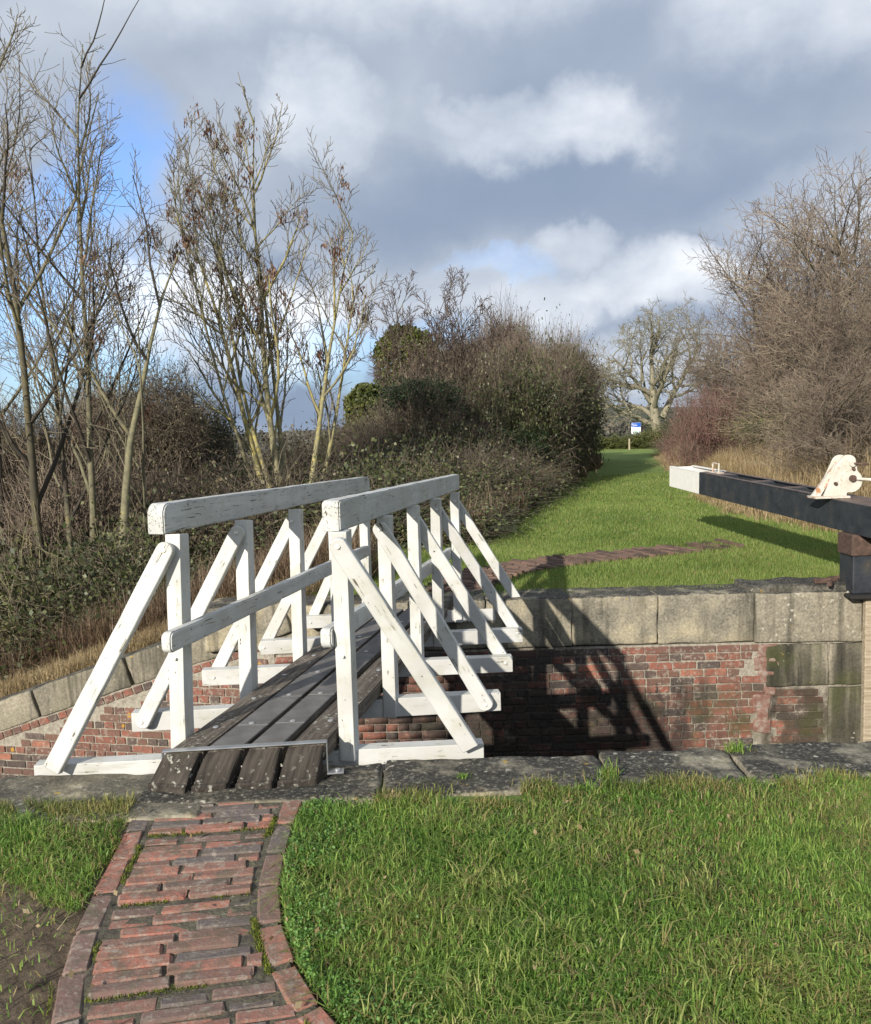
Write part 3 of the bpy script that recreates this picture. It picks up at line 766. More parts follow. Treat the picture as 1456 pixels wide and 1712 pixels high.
# deck: four planks, lines taken along the bridge
ZD = .105
qa = solve(275, 1259, ZD); qb = solve(543, 1243, ZD)
across = (qb - qa); DW = across.length; across.normalize()
gaps = [(0, .232), (.262, .487), (.520, .735), (.768, 1.0)]
far_a = solve(600, 1040, ZD)
dlen = 3.62
ddir = sv.normalized()
deck_y = Vector((0, 0, 1)).cross(ddir).normalized() * -1      # to the right
def deck_pt(u, v, z_=0.0): return qa + across * (DW * u) + ddir * v + Vector((0, 0, z_))
rngd = random.Random(9)
for k, (u0, u1) in enumerate(gaps):
    b_ = bmesh.new()
    nseg = 24; V = []
    for i_ in range(nseg + 1):
        v_ = dlen * i_ / nseg
        row_ = []
        for (u, z_) in ((u0, 0), (u1, 0), (u1, -.085), (u0, -.085)):
            n0 = mnoise.noise(Vector((u * 9, v_ * 3, k))) * .004
            row_.append(b_.verts.new(deck_pt(u + n0 * .6, v_, z_ + (n0 if z_ == 0 else 0))))
        V.append(row_)
    for i_ in range(nseg):
        for j in range(4): b_.faces.new([V[i_][j], V[i_][(j + 1) % 4], V[i_ + 1][(j + 1) % 4], V[i_ + 1][j]])
    b_.faces.new(V[0]); b_.faces.new(V[-1])
    bmesh.ops.recalc_face_normals(b_, faces=b_.faces)
    ed = [e for e in b_.edges if len(e.link_faces) == 2 and e.calc_face_angle(0) > .9]
    bmesh.ops.bevel(b_, geom=ed, offset=.008, segments=2, affect='EDGES')
    mw = frame(qa, ddir); mi = mw.inverted()
    for v in b_.verts: v.co = mi @ v.co
    pk = put('deck_plank', done(b_), M_deck, bridge, mw)
    if k in (1, 2):
        v_ = .012; first = .32
        while v_ < dlen - .05:
            L = first if first else .52
            first = 0
            L = min(L, dlen - .02 - v_)
            c_ = deck_pt((u0 + u1) / 2, v_ + L / 2, .009)
            hw = DW * (u1 - u0) / 2 - .006
            b2 = box_bm(-L / 2 + .004, L / 2 - .004, -hw, hw, -.007, .004, .003)
            # boards follow the bridge's skewed joints
            for v in b2.verts: v.co.x -= v.co.y * .16 * (1)
            put('grip_board', done(b2), M_mat, pk, frame(c_, ddir)); v_ += L
    v_ = .36
    while v_ < dlen:
        c_ = deck_pt((u0 + u1) / 2 + rngd.uniform(-.02, .02), v_, .014 if k in (1, 2) else .004)
        b2 = cyl_bm(.015, .006, 12, .002)
        put('nail_head', done(b2), M_bolt, pk, Matrix.Translation(c_)); v_ += .52 if v_ < 3 else .6
# side stringer and ramp blocks
blockb = [(246, 313, 1319, 1323), (317, 382, 1323, 1319), (391, 460, 1319, 1316), (462, 535, 1315, 1309)]
zb_ = ZN + .012
for k, (u0, u1) in enumerate(gaps):
    xl, xr_, yl, yr = blockb[k]
    A = deck_pt(u0 + .006, -.010, .0); Bq = deck_pt(u1 - .010, -.010, .0)
    Cq = W(xl + 1, yl, zb_); Dq = W(xr_ - 6, yr, zb_)
    dn = Vector((0, 0, 1))
    b_ = bmesh.new(); n_ = 7; rows_ = []
    for i_ in range(n_ + 1):
        f = i_ / n_
        bulge = math.sin(f * math.pi) * .014
        l0 = A.lerp(Cq, f) + Vector((0, 0, bulge)); r0 = Bq.lerp(Dq, f) + Vector((0, 0, bulge))
        if i_ == n_: l0.z = r0.z = zb_ + .022
        lb = Vector((l0.x, l0.y, ZN - .01)); rb = Vector((r0.x, r0.y, ZN - .01))
        rows_.append([b_.verts.new(q + mnoise.noise_vector(q * 14) * .004) for q in (l0, l0.lerp(r0, .33), l0.lerp(r0, .67), r0)] + [b_.verts.new(rb), b_.verts.new(lb)])
    for i_ in range(n_):
        for j in range(6): b_.faces.new([rows_[i_][j], rows_[i_][(j + 1) % 6], rows_[i_ + 1][(j + 1) % 6], rows_[i_ + 1][j]])
    b_.faces.new(rows_[0]); b_.faces.new(rows_[-1])
    bmesh.ops.recalc_face_normals(b_, faces=b_.faces)
    ed = [e for e in b_.edges if len(e.link_faces) == 2 and e.calc_face_angle(0) > .8]
    bmesh.ops.bevel(b_, geom=ed, offset=.005, segments=1, affect='EDGES')
    mw = frame(A, (Cq - A)); mi = mw.inverted()
    for v in b_.verts: v.co = mi @ v.co
    o = put('ramp_block', done(b_), M_block, bridge, mw)
    if k == 3: o['label'] = 'ramp block crusted with white lichen'
# galvanised strip across the end with its leg and foot on the right
b_ = bmesh.new()
mw = frame(qa, across)
Ls = DW
box_bm(-.012, Ls + .012, -.016, .022, .006, .013, .002, 1, b_)
box_bm(Ls + .006, Ls + .012, -.016, .022, -.135, .013, .002, 1, b_)
box_bm(Ls + .006, Ls + .085, -.030, .030, -.142, -.134, .002, 1, b_)
box_bm(-.012, -.006, -.016, .022, -.1, .013, .002, 1, b_)
strip = put('metal_strip', done(b_), M_galv, bridge, mw)
bolt_at(strip, (mw @ Vector((Ls + .055, 0, -.130))), (0, 0, 1), .014, M_bolt)

# ------------------------------------------------------------------ brick path (near)
path = put('brick_path', None, None, None, Matrix.Translation(W(330, 1560, ZN))); tag(path, kind='structure')
def zn(x, y): return float(z_near(x, y))
def Wn(px, py):
    z_ = ZN
    for _ in range(6): p = W(px, py, z_); z_ = zn(p.x, p.y)
    return W(px, py, z_)
Lout = [Wn(*q) for q in ((229, 1343), (194, 1415), (160, 1480), (130, 1540), (106, 1600), (90, 1660), (82, 1712), (78, 1800), (80, 1900))]
Rout = [Wn(*q) for q in ((510, 1331), (488, 1390), (474, 1440), (468, 1490), (476, 1560), (500, 1620), (535, 1675), (568, 1712), (650, 1800), (760, 1900))]
def poly_y(poly, y):          # x of polyline at distance y
    for a_, b_ in zip(poly, poly[1:]):
        if a_.y >= y >= b_.y: return a_.x + (b_.x - a_.x) * (a_.y - y) / max(1e-6, a_.y - b_.y)
    return poly[0].x if y > poly[0].y else poly[-1].x
ytop = min(Lout[0].y, Rout[0].y)
tread = lambda g: ZN - .003 - .036 * g
items = []
EW = .090
# edging bricks along both sides
for poly, inn in ((Lout, 1), (Rout, -1)):
    pts = poly; seg = [(pts[i_ + 1] - pts[i_]).length for i_ in range(len(pts) - 1)]
    tot = sum(seg); d_ = .02
    def at_len(L):
        for i_, q in enumerate(seg):
            if L <= q: return pts[i_].lerp(pts[i_ + 1], L / q)
            L -= q
        return pts[-1]
    while d_ < tot - .2:
        L = .214
        p0, p1 = at_len(d_), at_len(d_ + L)
        x_ = (p1 - p0).normalized(); side_ = Vector((0, 0, 1)).cross(x_) * inn
        c_ = (p0 + p1) / 2 + side_ * (EW / 2)
        if abs((p1 - p0).length - L) < .05:
            m = frame(c_ + Vector((0, 0, -.034 + rng.uniform(-.003, .003))), x_, (0, 0, 1)) @ Matrix.Rotation(rng.uniform(-.03, .03), 4, 'X') @ Matrix.Rotation(rng.uniform(-.02, .02), 4, 'Z')
            items.append((m, 'E'))
        d_ += L + .010
EDG = [brick_mesh(.211, .084, .066, 90 + k, .009) for k in range(6)]
for me in EDG: me.materials.append(M_pbrick)
y = ytop - .02; row = 0; g = 0; mossrows = []
step_rows = {4, 12, 20, 28, 36}
yaw0, yaw1 = RAD(4.0), RAD(10.5)
while y > 1.75:
    f = min(1, (ytop - y) / 1.45); yaw = yaw0 + (yaw1 - yaw0) * f
    xl = poly_y(Lout, y) + EW + .018; 
    xr_ = poly_y(Rout, y + .08) - EW - .012
    # slope: the row turns towards the lock at its right end
    x = xl - rng.uniform(0, .12) if row % 2 else xl
    rg = row - max([q + 1 for q in step_rows if q < row] + [0]); rise = -.004 + .010 * rg / 7
    while x < xr_ - .02:
        L = .242 if rng.random() > .12 else .14
        x0_ = max(x, xl); x1_ = min(x + L, xr_)
        if x1_ - x0_ > .045:
            xc = (x0_ + x1_) / 2
            yc = y + (xc - xl) * math.tan(yaw)
            sc = (x1_ - x0_ - .003) / .210
            if not (rng.random() < .025):
                m = Matrix.Translation((xc, yc, zn(xc, yc) + rise - .032 + rng.uniform(-.003, .002))) @ Matrix.Rotation(yaw + rng.uniform(-.015, .015), 4, 'Z') @ Matrix.Rotation(rng.uniform(-.03, .03), 4, 'X')
                items.append((m, 'S', sc))
        x += L + .008
    y -= .0575
    if row in step_rows:
        mossrows.append((y + .034, xl, xr_, yaw, zn(xl, y) + .004)); y -= .022; g += 1
    row += 1
for it in items:
    if it[1] == 'E': put('edging_brick', rng.choice(EDG), None, path, it[0])
    else:
        me = rng.choice(PSTR) if it[2] > .7 else rng.choice(PHALF)
        k = it[2] if it[2] > .7 else it[2] * .210 / .125
        put('brick', me, None, path, it[0] @ Matrix.Diagonal((k, 1, 1, 1)))
# bed of dirty mortar and soil between the bricks
b_ = bmesh.new(); yy = ytop + .02; prev = None
while yy > 1.7:
    f = (ytop - yy) / .5
    zb2 = zn(-.6, yy) - .007
    r_ = [b_.verts.new((poly_y(Lout, yy) + .02, yy, zb2)), b_.verts.new((poly_y(Rout, yy) - .02, yy, zb2))]
    if prev: b_.faces.new([prev[0], prev[1], r_[1], r_[0]])
    prev = r_; yy -= .05
M_bed = material('path_joint_soil', lambda s: dict(col=s.ramp(s.noise(22, 7, s.pos(), .68), [(.32, (.035, .030, .023)), (.5, (.085, .075, .058)), (.60, (.10, .095, .06)), (.72, (.21, .195, .16))]), rough=.95, bump=s.noise(80, 6, s.pos()), bd=.01))
tag(put('joint_bed', done(b_), M_bed, path), kind='stuff')

# far brick path curving over the far lawn
fpath = put('far_brick_path', None, None, None, Matrix.Translation(W(960, 935, 0))); tag(fpath, kind='structure')
cl = [W(*q) for q in ((758, 985, 0), (790, 968, 0), (835, 953), (890, 943), (960, 933), (1050, 924), (1120, 917), (1172, 911), (1240, 907))]
seg = [(cl[i_ + 1] - cl[i_]).length for i_ in range(len(cl) - 1)]
def cl_at(L):
    for i_, q in enumerate(seg):
        if L <= q: return cl[i_].lerp(cl[i_ + 1], L / q), (cl[i_ + 1] - cl[i_]).normalized()
        L -= q
    return cl[-1], (cl[-1] - cl[-2]).normalized()
FSTR = [me.copy() for me in PSTR]
M_fbrick = material('worn_path_brick', lambda s: dict(col=s.ramp(s.m('ADD', s.m('MULTIPLY', s.rnd(), .35), s.m('MULTIPLY', s.noise(6, 6, s.pos(), .65), .6)), [(.25, (.055, .040, .032)), (.5, (.12, .078, .06)), (.75, (.19, .115, .088))]), rough=.9, bump=s.noise(60, 4, s.pos()), bd=.005))
for me in FSTR: me.materials.clear(); me.materials.append(M_fbrick)
d_ = 0; n = 0; fbn = 0
while d_ < sum(seg) - .05:
    c_, t_ = cl_at(d_); sd_ = Vector((0, 0, 1)).cross(t_)
    lift = -.020 + .034 * ((n % 9) / 9)
    thin = 1 if d_ < sum(seg) - 1.0 else 0
    if fbn < 290 and not (thin == 0 and rng.random() < .45):
        for j in (-1, 0, 1):
            m = frame(c_ + sd_ * (j * .222 + (.0 if n % 2 else .05)) + Vector((0, 0, float(z_far(c_.x, c_.y)) + lift - .0 + rng.uniform(-.004, .006))), sd_) @ Matrix.Rotation(rng.uniform(-.04, .04), 4, 'X')
            put('brick', rng.choice(FSTR), None, fpath, m); fbn += 1
    d_ += .071; n += 1

# ------------------------------------------------------------------ lock gate with balance beam
tip = WY(1119, 813, 12.8); 
heel = W(1441, 985, 0.0); heel_xy = Vector((heel.x, heel.y, 0))
bm_h = .285
bo = tip.copy()                                 # bottom near-left corner of the tip
bend = WY(1428, 893, heel.y - .08)
bdir = (bend - bo); 
gate = thing('lock_gate', 'lock gate with long black white-tipped balance beam at the right edge', 'lock gate', (heel.x, heel.y, -2.5))
fb = frame(bo, bdir)                            # x along beam towards camera, y to the left?, z up
yb_ = Vector((0, 0, 1)).cross(bdir).normalized()      # left-hand side of travel
if yb_.x < 0: sgn = -1
else: sgn = 1
# the visible long face is on the left (-x world); width extends towards +x
Wd = .38
BL = bdir.length
def bt(px):                                     # how far along the beam the photo column px lies
    lo, hi = -.5, BL + 2
    for _ in range(40):
        mid = (lo + hi) / 2
        if proj(bo + bdir.normalized() * mid + Vector((0, 0, bm_h)))[0] < px: lo = mid
        else: hi = mid
    return lo
BT_ = BL + 1.6
y0_, y1_ = (0, Wd) if sgn > 0 else (-Wd, 0)
beam_root = put('balance_beam', done(box_bm(bt(1168) + .001, BT_, *((0, .02) if sgn > 0 else (-.02, 0)), 0, bm_h, .003)), M_steel, gate, fb)
# webs, far side, floor and top plate, tip
bfar = (Wd - .02, Wd) if sgn > 0 else (-Wd, -Wd + .02)
inner = (.0205, Wd - .0205) if sgn > 0 else (-Wd + .0205, -.0205)
put('side_plate', done(box_bm(bt(1168) + .001, BT_, *bfar, 0, bm_h, .003)), M_steel, beam_root, fb)
put('floor_plate', done(box_bm(.021, BT_, *inner, .01, .03, 0)), M_hole, beam_root, fb)
tsolid = bt(1351)
put('top_plate', done(box_bm(tsolid, BT_, *inner, bm_h - .02, bm_h + .002, .002)), M_steel, beam_root, fb)
for a_, b2 in ((bt(1239), bt(1247)), (bt(1291), bt(1299)), (bt(1161), bt(1190))):
    put('web_plate', done(box_bm(a_, b2, *inner, .03, bm_h + .001, .002)), M_steel, beam_root, fb)
# rims on the top edge
for yy in ((y0_, y0_ + .05), (y1_ - .05, y1_)):
    put('top_flange', done(box_bm(bt(1169), tsolid, min(yy) - .004, max(yy) + .004, bm_h + .0005, bm_h + .012, .002)), M_steel, beam_root, fb)
b_ = bmesh.new(); tw = bt(1168)
sides = ((0, .02), (Wd - .02, Wd)) if sgn > 0 else ((-.02, 0), (-Wd, -Wd + .02))
for yy in sides: box_bm(0.02, tw, *yy, 0, bm_h, .002, 1, b_)
box_bm(0, .02, y0_, y1_, 0, bm_h, .003, 1, b_)
for yy in ((y0_, y0_ + .05), (y1_ - .05, y1_)): box_bm(0, tw, min(yy) - .003, max(yy) + .003, bm_h + .0005, bm_h + .013, .002, 1, b_)
put('white_tip', done(b_), M_wsteel, beam_root, fb)
# U handle
b_ = bmesh.new(); hx = bt(1166); hc = (y0_ + y1_) / 2
box_bm(hx - .012, hx + .30, hc - .05, hc + .05, bm_h, bm_h + .014, .003, 1, b_)
for xx in (hx + .04, hx + .24): cyl_bm(.011, .12, 8, 0, b_, (xx, hc, bm_h + .07))
cyl_bm(.011, .222, 8, 0, b_, (hx + .14, hc, bm_h + .125), 'X')
put('handle', done(b_), M_rcream, beam_root, fb)
# heel column
cw = .27
colx = WY(1424, 950, heel.y - .1).x
for (nm, z0_, z1_, mt_, ex) in (('heel_post', -.02, .335, M_steel, 0.0), ('heel_collar', .335, bo.z + bdir.z + .0, M_rusty, .022)):
    put(nm, done(box_bm(colx - ex, colx + cw + ex, heel.y - .12 - ex, heel.y + .15, z0_, z1_ , .012, 2)), mt_, gate)
put('anchor_plate', done(box_bm(colx - .05, colx + .5, heel.y - .2, heel.y - .04, -.06, -.022, .01)), M_hole, gate)
# gate leaf standing in the wall recess and out towards the chamber
gx = WY(1440, 1100, YW - .02).x
gdir = Vector((.16, -1, 0)).normalized()
gm = frame((gx, YW - .03, 0), gdir)
put('mitre_timber', timber(0, 0, 0, 0, 0, 0, 0, 2) if False else done(box_bm(0.0, .09, .0, .07, -2.6, -.03, .008)), M_palewood, gate, Matrix.Translation((gx - .005, YW - .10, 0)))
for k in range(9):
    put('gate_board', done(box_bm(.10 + k * .2, .29 + k * .2, .02, .07, -2.6, -.16, .008)), M_gate, gate, frame((gx + .14, YW - .03, 0), gdir))
for z_ in (-.10, -1.0, -1.9):
    put('gate_rail', done(box_bm(.02, 1.95, -.06, .018, z_ - .17, z_, .01)), M_palewood if z_ > -.5 else M_gate, gate, frame((gx + .14, YW - .03, 0), gdir))

# paddle gear on the beam
gc = WY(1380, 836, 1) ; tg = bt(1384)
gbase = fb @ Vector((tg, (y0_ + y1_) / 2, bm_h + .003))
yg = gbase.y; up_ = Vector((0, 0, 1))
k_ = yg / F                                   # metres per photo pixel there
def gp(cx, cy):                                # outline point from the enlarged view
    px, py = 1050 + cx / 3.586, 700 + cy / 3.586
    p = WY(px, py, yg); return (p.x - gbase.x, p.z - gbase.z)
gm_ = Matrix.Translation(gbase)
gear_out = [gp(1165, 466), gp(1300, 468), gp(1302, 448)]
cx0, cz0 = gp(1326, 372); rr_ = abs(gp(1396, 372)[0] - cx0)
for i_ in range(9):
    a_ = math.radians(-105 + i_ * 20); gear_out.append((cx0 + rr_ * math.cos(a_) * 1.0, cz0 + rr_ * math.sin(a_)))
tx0, tz0 = gp(1312, 266); rt_ = abs(gp(1362, 266)[0] - tx0)
for i_ in range(8):
    a_ = math.radians(35 + i_ * 18); gear_out.append((tx0 + rt_ * math.cos(a_), tz0 + rt_ * math.sin(a_)))
gear_out += [gp(1240, 275)]
gear = put('paddle_gear', done(prism(gear_out, -.035, .0, .004)), M_cream, gate, gm_)
put('back_plate', done(prism([(x - .045, z_) for x, z_ in gear_out[:-1] if True], .05, .065, .002)), M_cream, gear, gm_)
cap = [gp(1238, 278), gp(1262, 278), gp(1262, 238), gp(1300, 218), gp(1340, 222), gp(1300, 214), gp(1262, 224), gp(1246, 245)]
st0, st1 = gp(1250, 285), gp(1128, 462)
b_ = prism([gp(1100, 466), gp(1150, 466), gp(1262, 285), gp(1240, 275)], -.01, .04, .003)
put('rusty_strut', done(b_), M_rcream, gear, gm_)
bx0, bz0 = gp(1095, 488); bx1, _ = gp(1304, 488)
put('base_plate', done(box_bm(bx0, bx1, -.10, .09, -.002, .020, .003)), M_rcream, gear, gm_)
def shaft(c0, c1, r, m_, y0=-.035, nm='spindle', slope=None):
    b_ = bmesh.new(); x0_, z0_ = gp(*c0); x1_, z1_ = gp(*c1)
    A = Vector((x0_, y0, z0_)); Bv = Vector((x1_, y0 - .10, z1_))
    d_ = Bv - A; b_ = cyl_bm(r, d_.length, 12)
    q = d_.to_track_quat('Z', 'Y').to_matrix().to_4x4(); q.translation = (A + Bv) / 2
    for v in b_.verts: v.co = q @ v.co
    return put(nm, done(b_), m_, gear, gm_)
shaft((1330, 268), (1398, 270), .013, M_rusty)
shaft((1330, 356), (1560, 372), .014, M_cream)
for (c, r, m_) in (((1332, 270), .030, M_cream), ((1334, 357), .034, M_rusty), ((1232, 388), .017, M_rusty), ((1338, 300), .016, M_rusty)):
    x_, z_ = gp(*c)
    put('boss', done(cyl_bm(r, .03, 14, .004, None, (x_, -.045, z_), 'Y')), m_, gear, gm_)

# rusty anchor irons on the slab
an = thing('anchor_iron', 'small rusty anchor irons lying on the black slab by the gate post', 'ironwork', W(1395, 968, .09))
for k, (px, py, L) in enumerate(((1375, 970, .16), (1392, 967, .10), (1412, 963, .18), (1388, 974, .07))):
    p = W(px, py, .085)
    put('iron_bar', done(box_bm(-L / 2, L / 2, -.02, .02, -.03, .02, .005)), M_rusty, an, Matrix.Translation(p) @ Matrix.Rotation(.3 * k, 4, 'Z'))
br_ = thing('iron_bracket', 'dark iron bracket bolted to the sloping coping behind the left railing', 'ironwork', wing_m(1.02, -.36).translation)
for dz_ in (-.02, -.16):
    put('bracket_arm', done(box_bm(-.06, .06, -.05, .02, -.05, .05, .008)), M_steel, br_, wing_m(1.02 + dz_ * .3, -.38 + dz_, -.02, .3))

# ------------------------------------------------------------------ information board and marker post
sp_ = W(1062, 748, 0); dS = sp_.y
board = thing('information_board', 'blue and white information board on a thin post at the far end of the path', 'sign', (sp_.x, dS, 0))
c0 = WY(1055.5, 728, dS); c1 = WY(1071, 706.5, dS)
wS, hS = c1.x - c0.x, c1.z - c0.z
mS = Matrix.Translation((c0.x, dS, c0.z)) 
M_sw = material('sign_white', lambda s: dict(col=(.80, .82, .82), rough=.4))
M_sb = material('sign_blue', lambda s: dict(col=(.015, .10, .46), rough=.4))
M_sg = material('sign_pale_green', lambda s: dict(col=(.45, .66, .58), rough=.4))
M_sp = material('sign_post_green', lambda s: dict(col=(.02, .045, .03), rough=.5))
pn_ = put('panel', done(box_bm(0, wS, -.01, .02, 0, hS, .004)), M_sw, board, mS)
b_ = bmesh.new()     # blue header with a curved lower edge
pts = [(.01, hS - .01), (wS - .01, hS - .01)] + [(wS - .01 - (wS - .02) * i_ / 10, hS * (.66 - .04 * math.sin(i_ / 10 * math.pi) + .03 * i_ / 10)) for i_ in range(11)]
put('header', done(prism(pts, -.018, -.0105, 0)), M_sb, pn_, mS)
put('footer', done(prism([(wS * .4, .012), (wS - .012, .012), (wS - .012, .085), (wS * .52, .06)], -.018, -.0105, 0)), M_sb, pn_, mS)
put('map_drawing', done(prism([(wS * .25, hS * .22), (wS * .8, hS * .20), (wS * .62, hS * .32), (wS * .45, hS * .38), (wS * .33, hS * .34)], -.016, -.0105, 0)), M_sg, pn_, mS)
put('logo', done(cyl_bm(.045, .006, 12, 0, None, (.12, -.022, hS * .89), 'Y')), M_sw, pn_, mS)
for k, (w_, z_) in enumerate(((.36, .89), (.5, .80), (.42, .74))):
    put('lettering', done(box_bm(.2 if k == 0 else .1, .2 + w_ * wS * .8, -.022, -.0185, hS * z_ - .011, hS * z_ + .011, 0)), M_sw, pn_, mS)
put('post', done(box_bm(wS * .5 - .04, wS * .5 + .04, .021, .1, -c0.z, hS * .8, .005)), M_sp, board, mS)
mp = W(1052, 752, 0)
mpost = put('marker_post', done(box_bm(-.06, .06, -.06, .06, 0, .85, .02)), M_palewood, None, Matrix.Translation((mp.x, mp.y, -.02)))
tag(mpost, 'short pale wooden post just left of the information board', 'post')

# ------------------------------------------------------------------ vegetation tools
R = np.random.default_rng(5)
def tubes(chains, sides=3):
    """chains: list of (points Nx3, radii N) -> verts, quads"""
    if not chains: return np_mesh([(0, 0, 0)], [], 4)
    P = np.concatenate([c[0] for c in chains]); Rr = np.concatenate([c[1] for c in chains])
    ln = np.array([len(c[0]) for c in chains]); st = np.concatenate([[0], np.cumsum(ln)[:-1]])
    D = np.concatenate([np.repeat((c[0][-1] - c[0][0])[None], len(c[0]), 0) for c in chains])
    D /= np.linalg.norm(D, axis=1, keepdims=True) + 1e-9
    ref = np.where(np.abs(D[:, 2:3]) > .9, [[1., 0, 0]], [[0, 0, 1.]])
    U = np.cross(D, ref); U /= np.linalg.norm(U, axis=1, keepdims=True) + 1e-9
    V = np.cross(D, U)
    an = np.arange(sides) * 2 * np.pi / sides
    ring = P[:, None] + Rr[:, None, None] * (np.cos(an)[None, :, None] * U[:, None] + np.sin(an)[None, :, None] * V[:, None])
    last = np.zeros(len(P), bool); last[st + ln - 1] = True
    i_ = np.nonzero(~last)[0]
    k = np.arange(sides); k2 = (k + 1) % sides
    q = np.stack([i_[:, None] * sides + k, i_[:, None] * sides + k2, (i_[:, None] + 1) * sides + k2, (i_[:, None] + 1) * sides + k], -1)
    return np_mesh(ring.reshape(-1, 3), q.ravel(), 4, True)
def quads(P, size, aspect=1.0, droop=None, rng_=None):
    g_ = rng_ or R; n_ = len(P)
    a = g_.normal(size=(n_, 3)); a /= np.linalg.norm(a, axis=1, keepdims=True)
    if droop is not None: a = a * (1 - droop) + np.array([0, 0, -1]) * droop; a /= np.linalg.norm(a, axis=1, keepdims=True)
    b_ = g_.normal(size=(n_, 3)); b_ -= (a * b_).sum(1, keepdims=True) * a; b_ /= np.linalg.norm(b_, axis=1, keepdims=True) + 1e-9
    s_ = (np.asarray(size) * g_.uniform(.6, 1.3, n_))[:, None]
    v = np.stack([P, P + a * s_ * .5 + b_ * s_ * .5 * aspect, P + a * s_, P + a * s_ * .5 - b_ * s_ * .5 * aspect], 1)
    return np_mesh(v.reshape(-1, 3), np.arange(n_ * 4), 4)
def grass(P, h, w, lean=.5, seed=1, nseg=2, hv=.35):
    g_ = np.random.default_rng(seed); n_ = len(P)
    a = g_.uniform(0, 2 * np.pi, n_); dr = np.stack([np.cos(a), np.sin(a), np.zeros(n_)], 1)
    b_ = a + g_.uniform(-1.2, 1.2, n_) + np.pi / 2; sd = np.stack([np.cos(b_), np.sin(b_), np.zeros(n_)], 1)
    hh = (h * np.clip(g_.normal(1, hv, n_), .3, 2.2)); ln_ = np.abs(g_.normal(0, lean, n_)) * hh
    ww = (w * g_.uniform(.6, 1.4, n_))[:, None] * .5
    up = np.array([0, 0, 1.])
    mid = P + up * (hh * .6)[:, None] + dr * (ln_ * .35)[:, None]
    tipz = np.maximum(hh * .95 - ln_ * .35, hh * .15)
    tip_ = P + up * tipz[:, None] + dr * ln_[:, None]
    if nseg == 2:
        v = np.stack([P - sd * ww, P + sd * ww, mid + sd * ww * .8, tip_, mid - sd * ww * .8], 1)
        ix = np.arange(n_)[:, None] * 5 + np.array([0, 1, 2, 0, 2, 4, 4, 2, 3])
        return np_mesh(v.reshape(-1, 3), ix.ravel(), 3)
    v = np.stack([P - sd * ww, P + sd * ww, tip_], 1)
    return np_mesh(v.reshape(-1, 3), np.arange(n_ * 3), 3)

def grow(out, p, d, L, r, lv, maxlv, g, par):
    """one branch and its children; out[level] collects chains"""
    n_ = par['npts'][min(lv, len(par['npts']) - 1)]
    pts = [p.copy()]; dd = d / np.linalg.norm(d); dirs = [dd.copy()]
    wig = par['wig'][min(lv, len(par['wig']) - 1)]; trop = par['trop'][min(lv, len(par['trop']) - 1)]
    for i_ in range(n_ - 1):
        dd = dd + g.normal(0, wig, 3) + np.array([0, 0, trop]); dd /= np.linalg.norm(dd)
        pts.append(pts[-1] + dd * L / (n_ - 1)); dirs.append(dd.copy())
    pts = np.array(pts); t = np.linspace(0, 1, n_)
    env = par.get('env')
    if env is not None and lv == 0:
        qq = (((pts - env[0]) / env[1]) ** 2).sum(1); hi = pts[:, 2] > env[0][2]
        kmax = n_ if not (hi & (qq > 1.0)).any() else max(3, int(np.argmax(hi & (qq > 1.0))))
        if kmax < n_:
            f_ = (kmax - 1) / (n_ - 1); L *= f_
            src = np.linspace(0, kmax - 1, n_); i_a = np.floor(src).astype(int).clip(0, n_ - 2); fr_ = (src - i_a)[:, None]
            pts = pts[i_a] * (1 - fr_) + pts[i_a + 1] * fr_; dirs = [dirs[j] for j in i_a]
    if env is not None and lv > 0:
        q0 = (((pts[0] - env[0]) / env[1]) ** 2).sum(); q1 = (((pts[-1] - env[0]) / env[1]) ** 2).sum()
        if q1 > 1:
            if q0 > 1.12: return
            k_s = .5 if lv < 3 else .7; pts = pts[0] + (pts - pts[0]) * k_s; L = L * k_s
    end = par.get('taper', .35) if lv else .10
    rad = np.maximum(r * (1 - (1 - end) * t), par['rmin'])
    out.setdefault(lv, []).append((pts, rad))
    if lv >= maxlv: return
    nc = par['kids'][min(lv, len(par['kids']) - 1)]
    nc = max(1, int(round(nc * g.uniform(.75, 1.25))))
    lo = par['start'][min(lv, len(par['start']) - 1)]
    az_ = g.uniform(0, 6.28)
    for c in range(nc):
        f = lo + (1 - lo) * (c + g.uniform(.2, .9)) / nc
        f = min(f, .99); x = f * (n_ - 1); i0 = int(x); fr = x - i0
        q = pts[i0] * (1 - fr) + pts[min(i0 + 1, n_ - 1)] * fr; dq = dirs[min(i0 + 1, n_ - 1)]
        ang = par['ang'][min(lv, len(par['ang']) - 1)] * g.uniform(.7, 1.3)
        az_ += 2.4 + g.uniform(-.5, .5)
        ref = np.array([1., 0, 0]) if abs(dq[2]) > .9 else np.array([0, 0, 1.])
        u = np.cross(dq, ref); u /= np.linalg.norm(u); v = np.cross(dq, u)
        nd = dq * math.cos(ang) + (u * math.cos(az_) + v * math.sin(az_)) * math.sin(ang)
        ll = L * par['ratio'][min(lv, len(par['ratio']) - 1)] * (1 - par.get('shr', .45) * f) * g.uniform(.75, 1.2)
        grow(out, q, nd, ll, r * (1 - .6 * f) * par.get('rr', .55), lv + 1, maxlv, g, par)
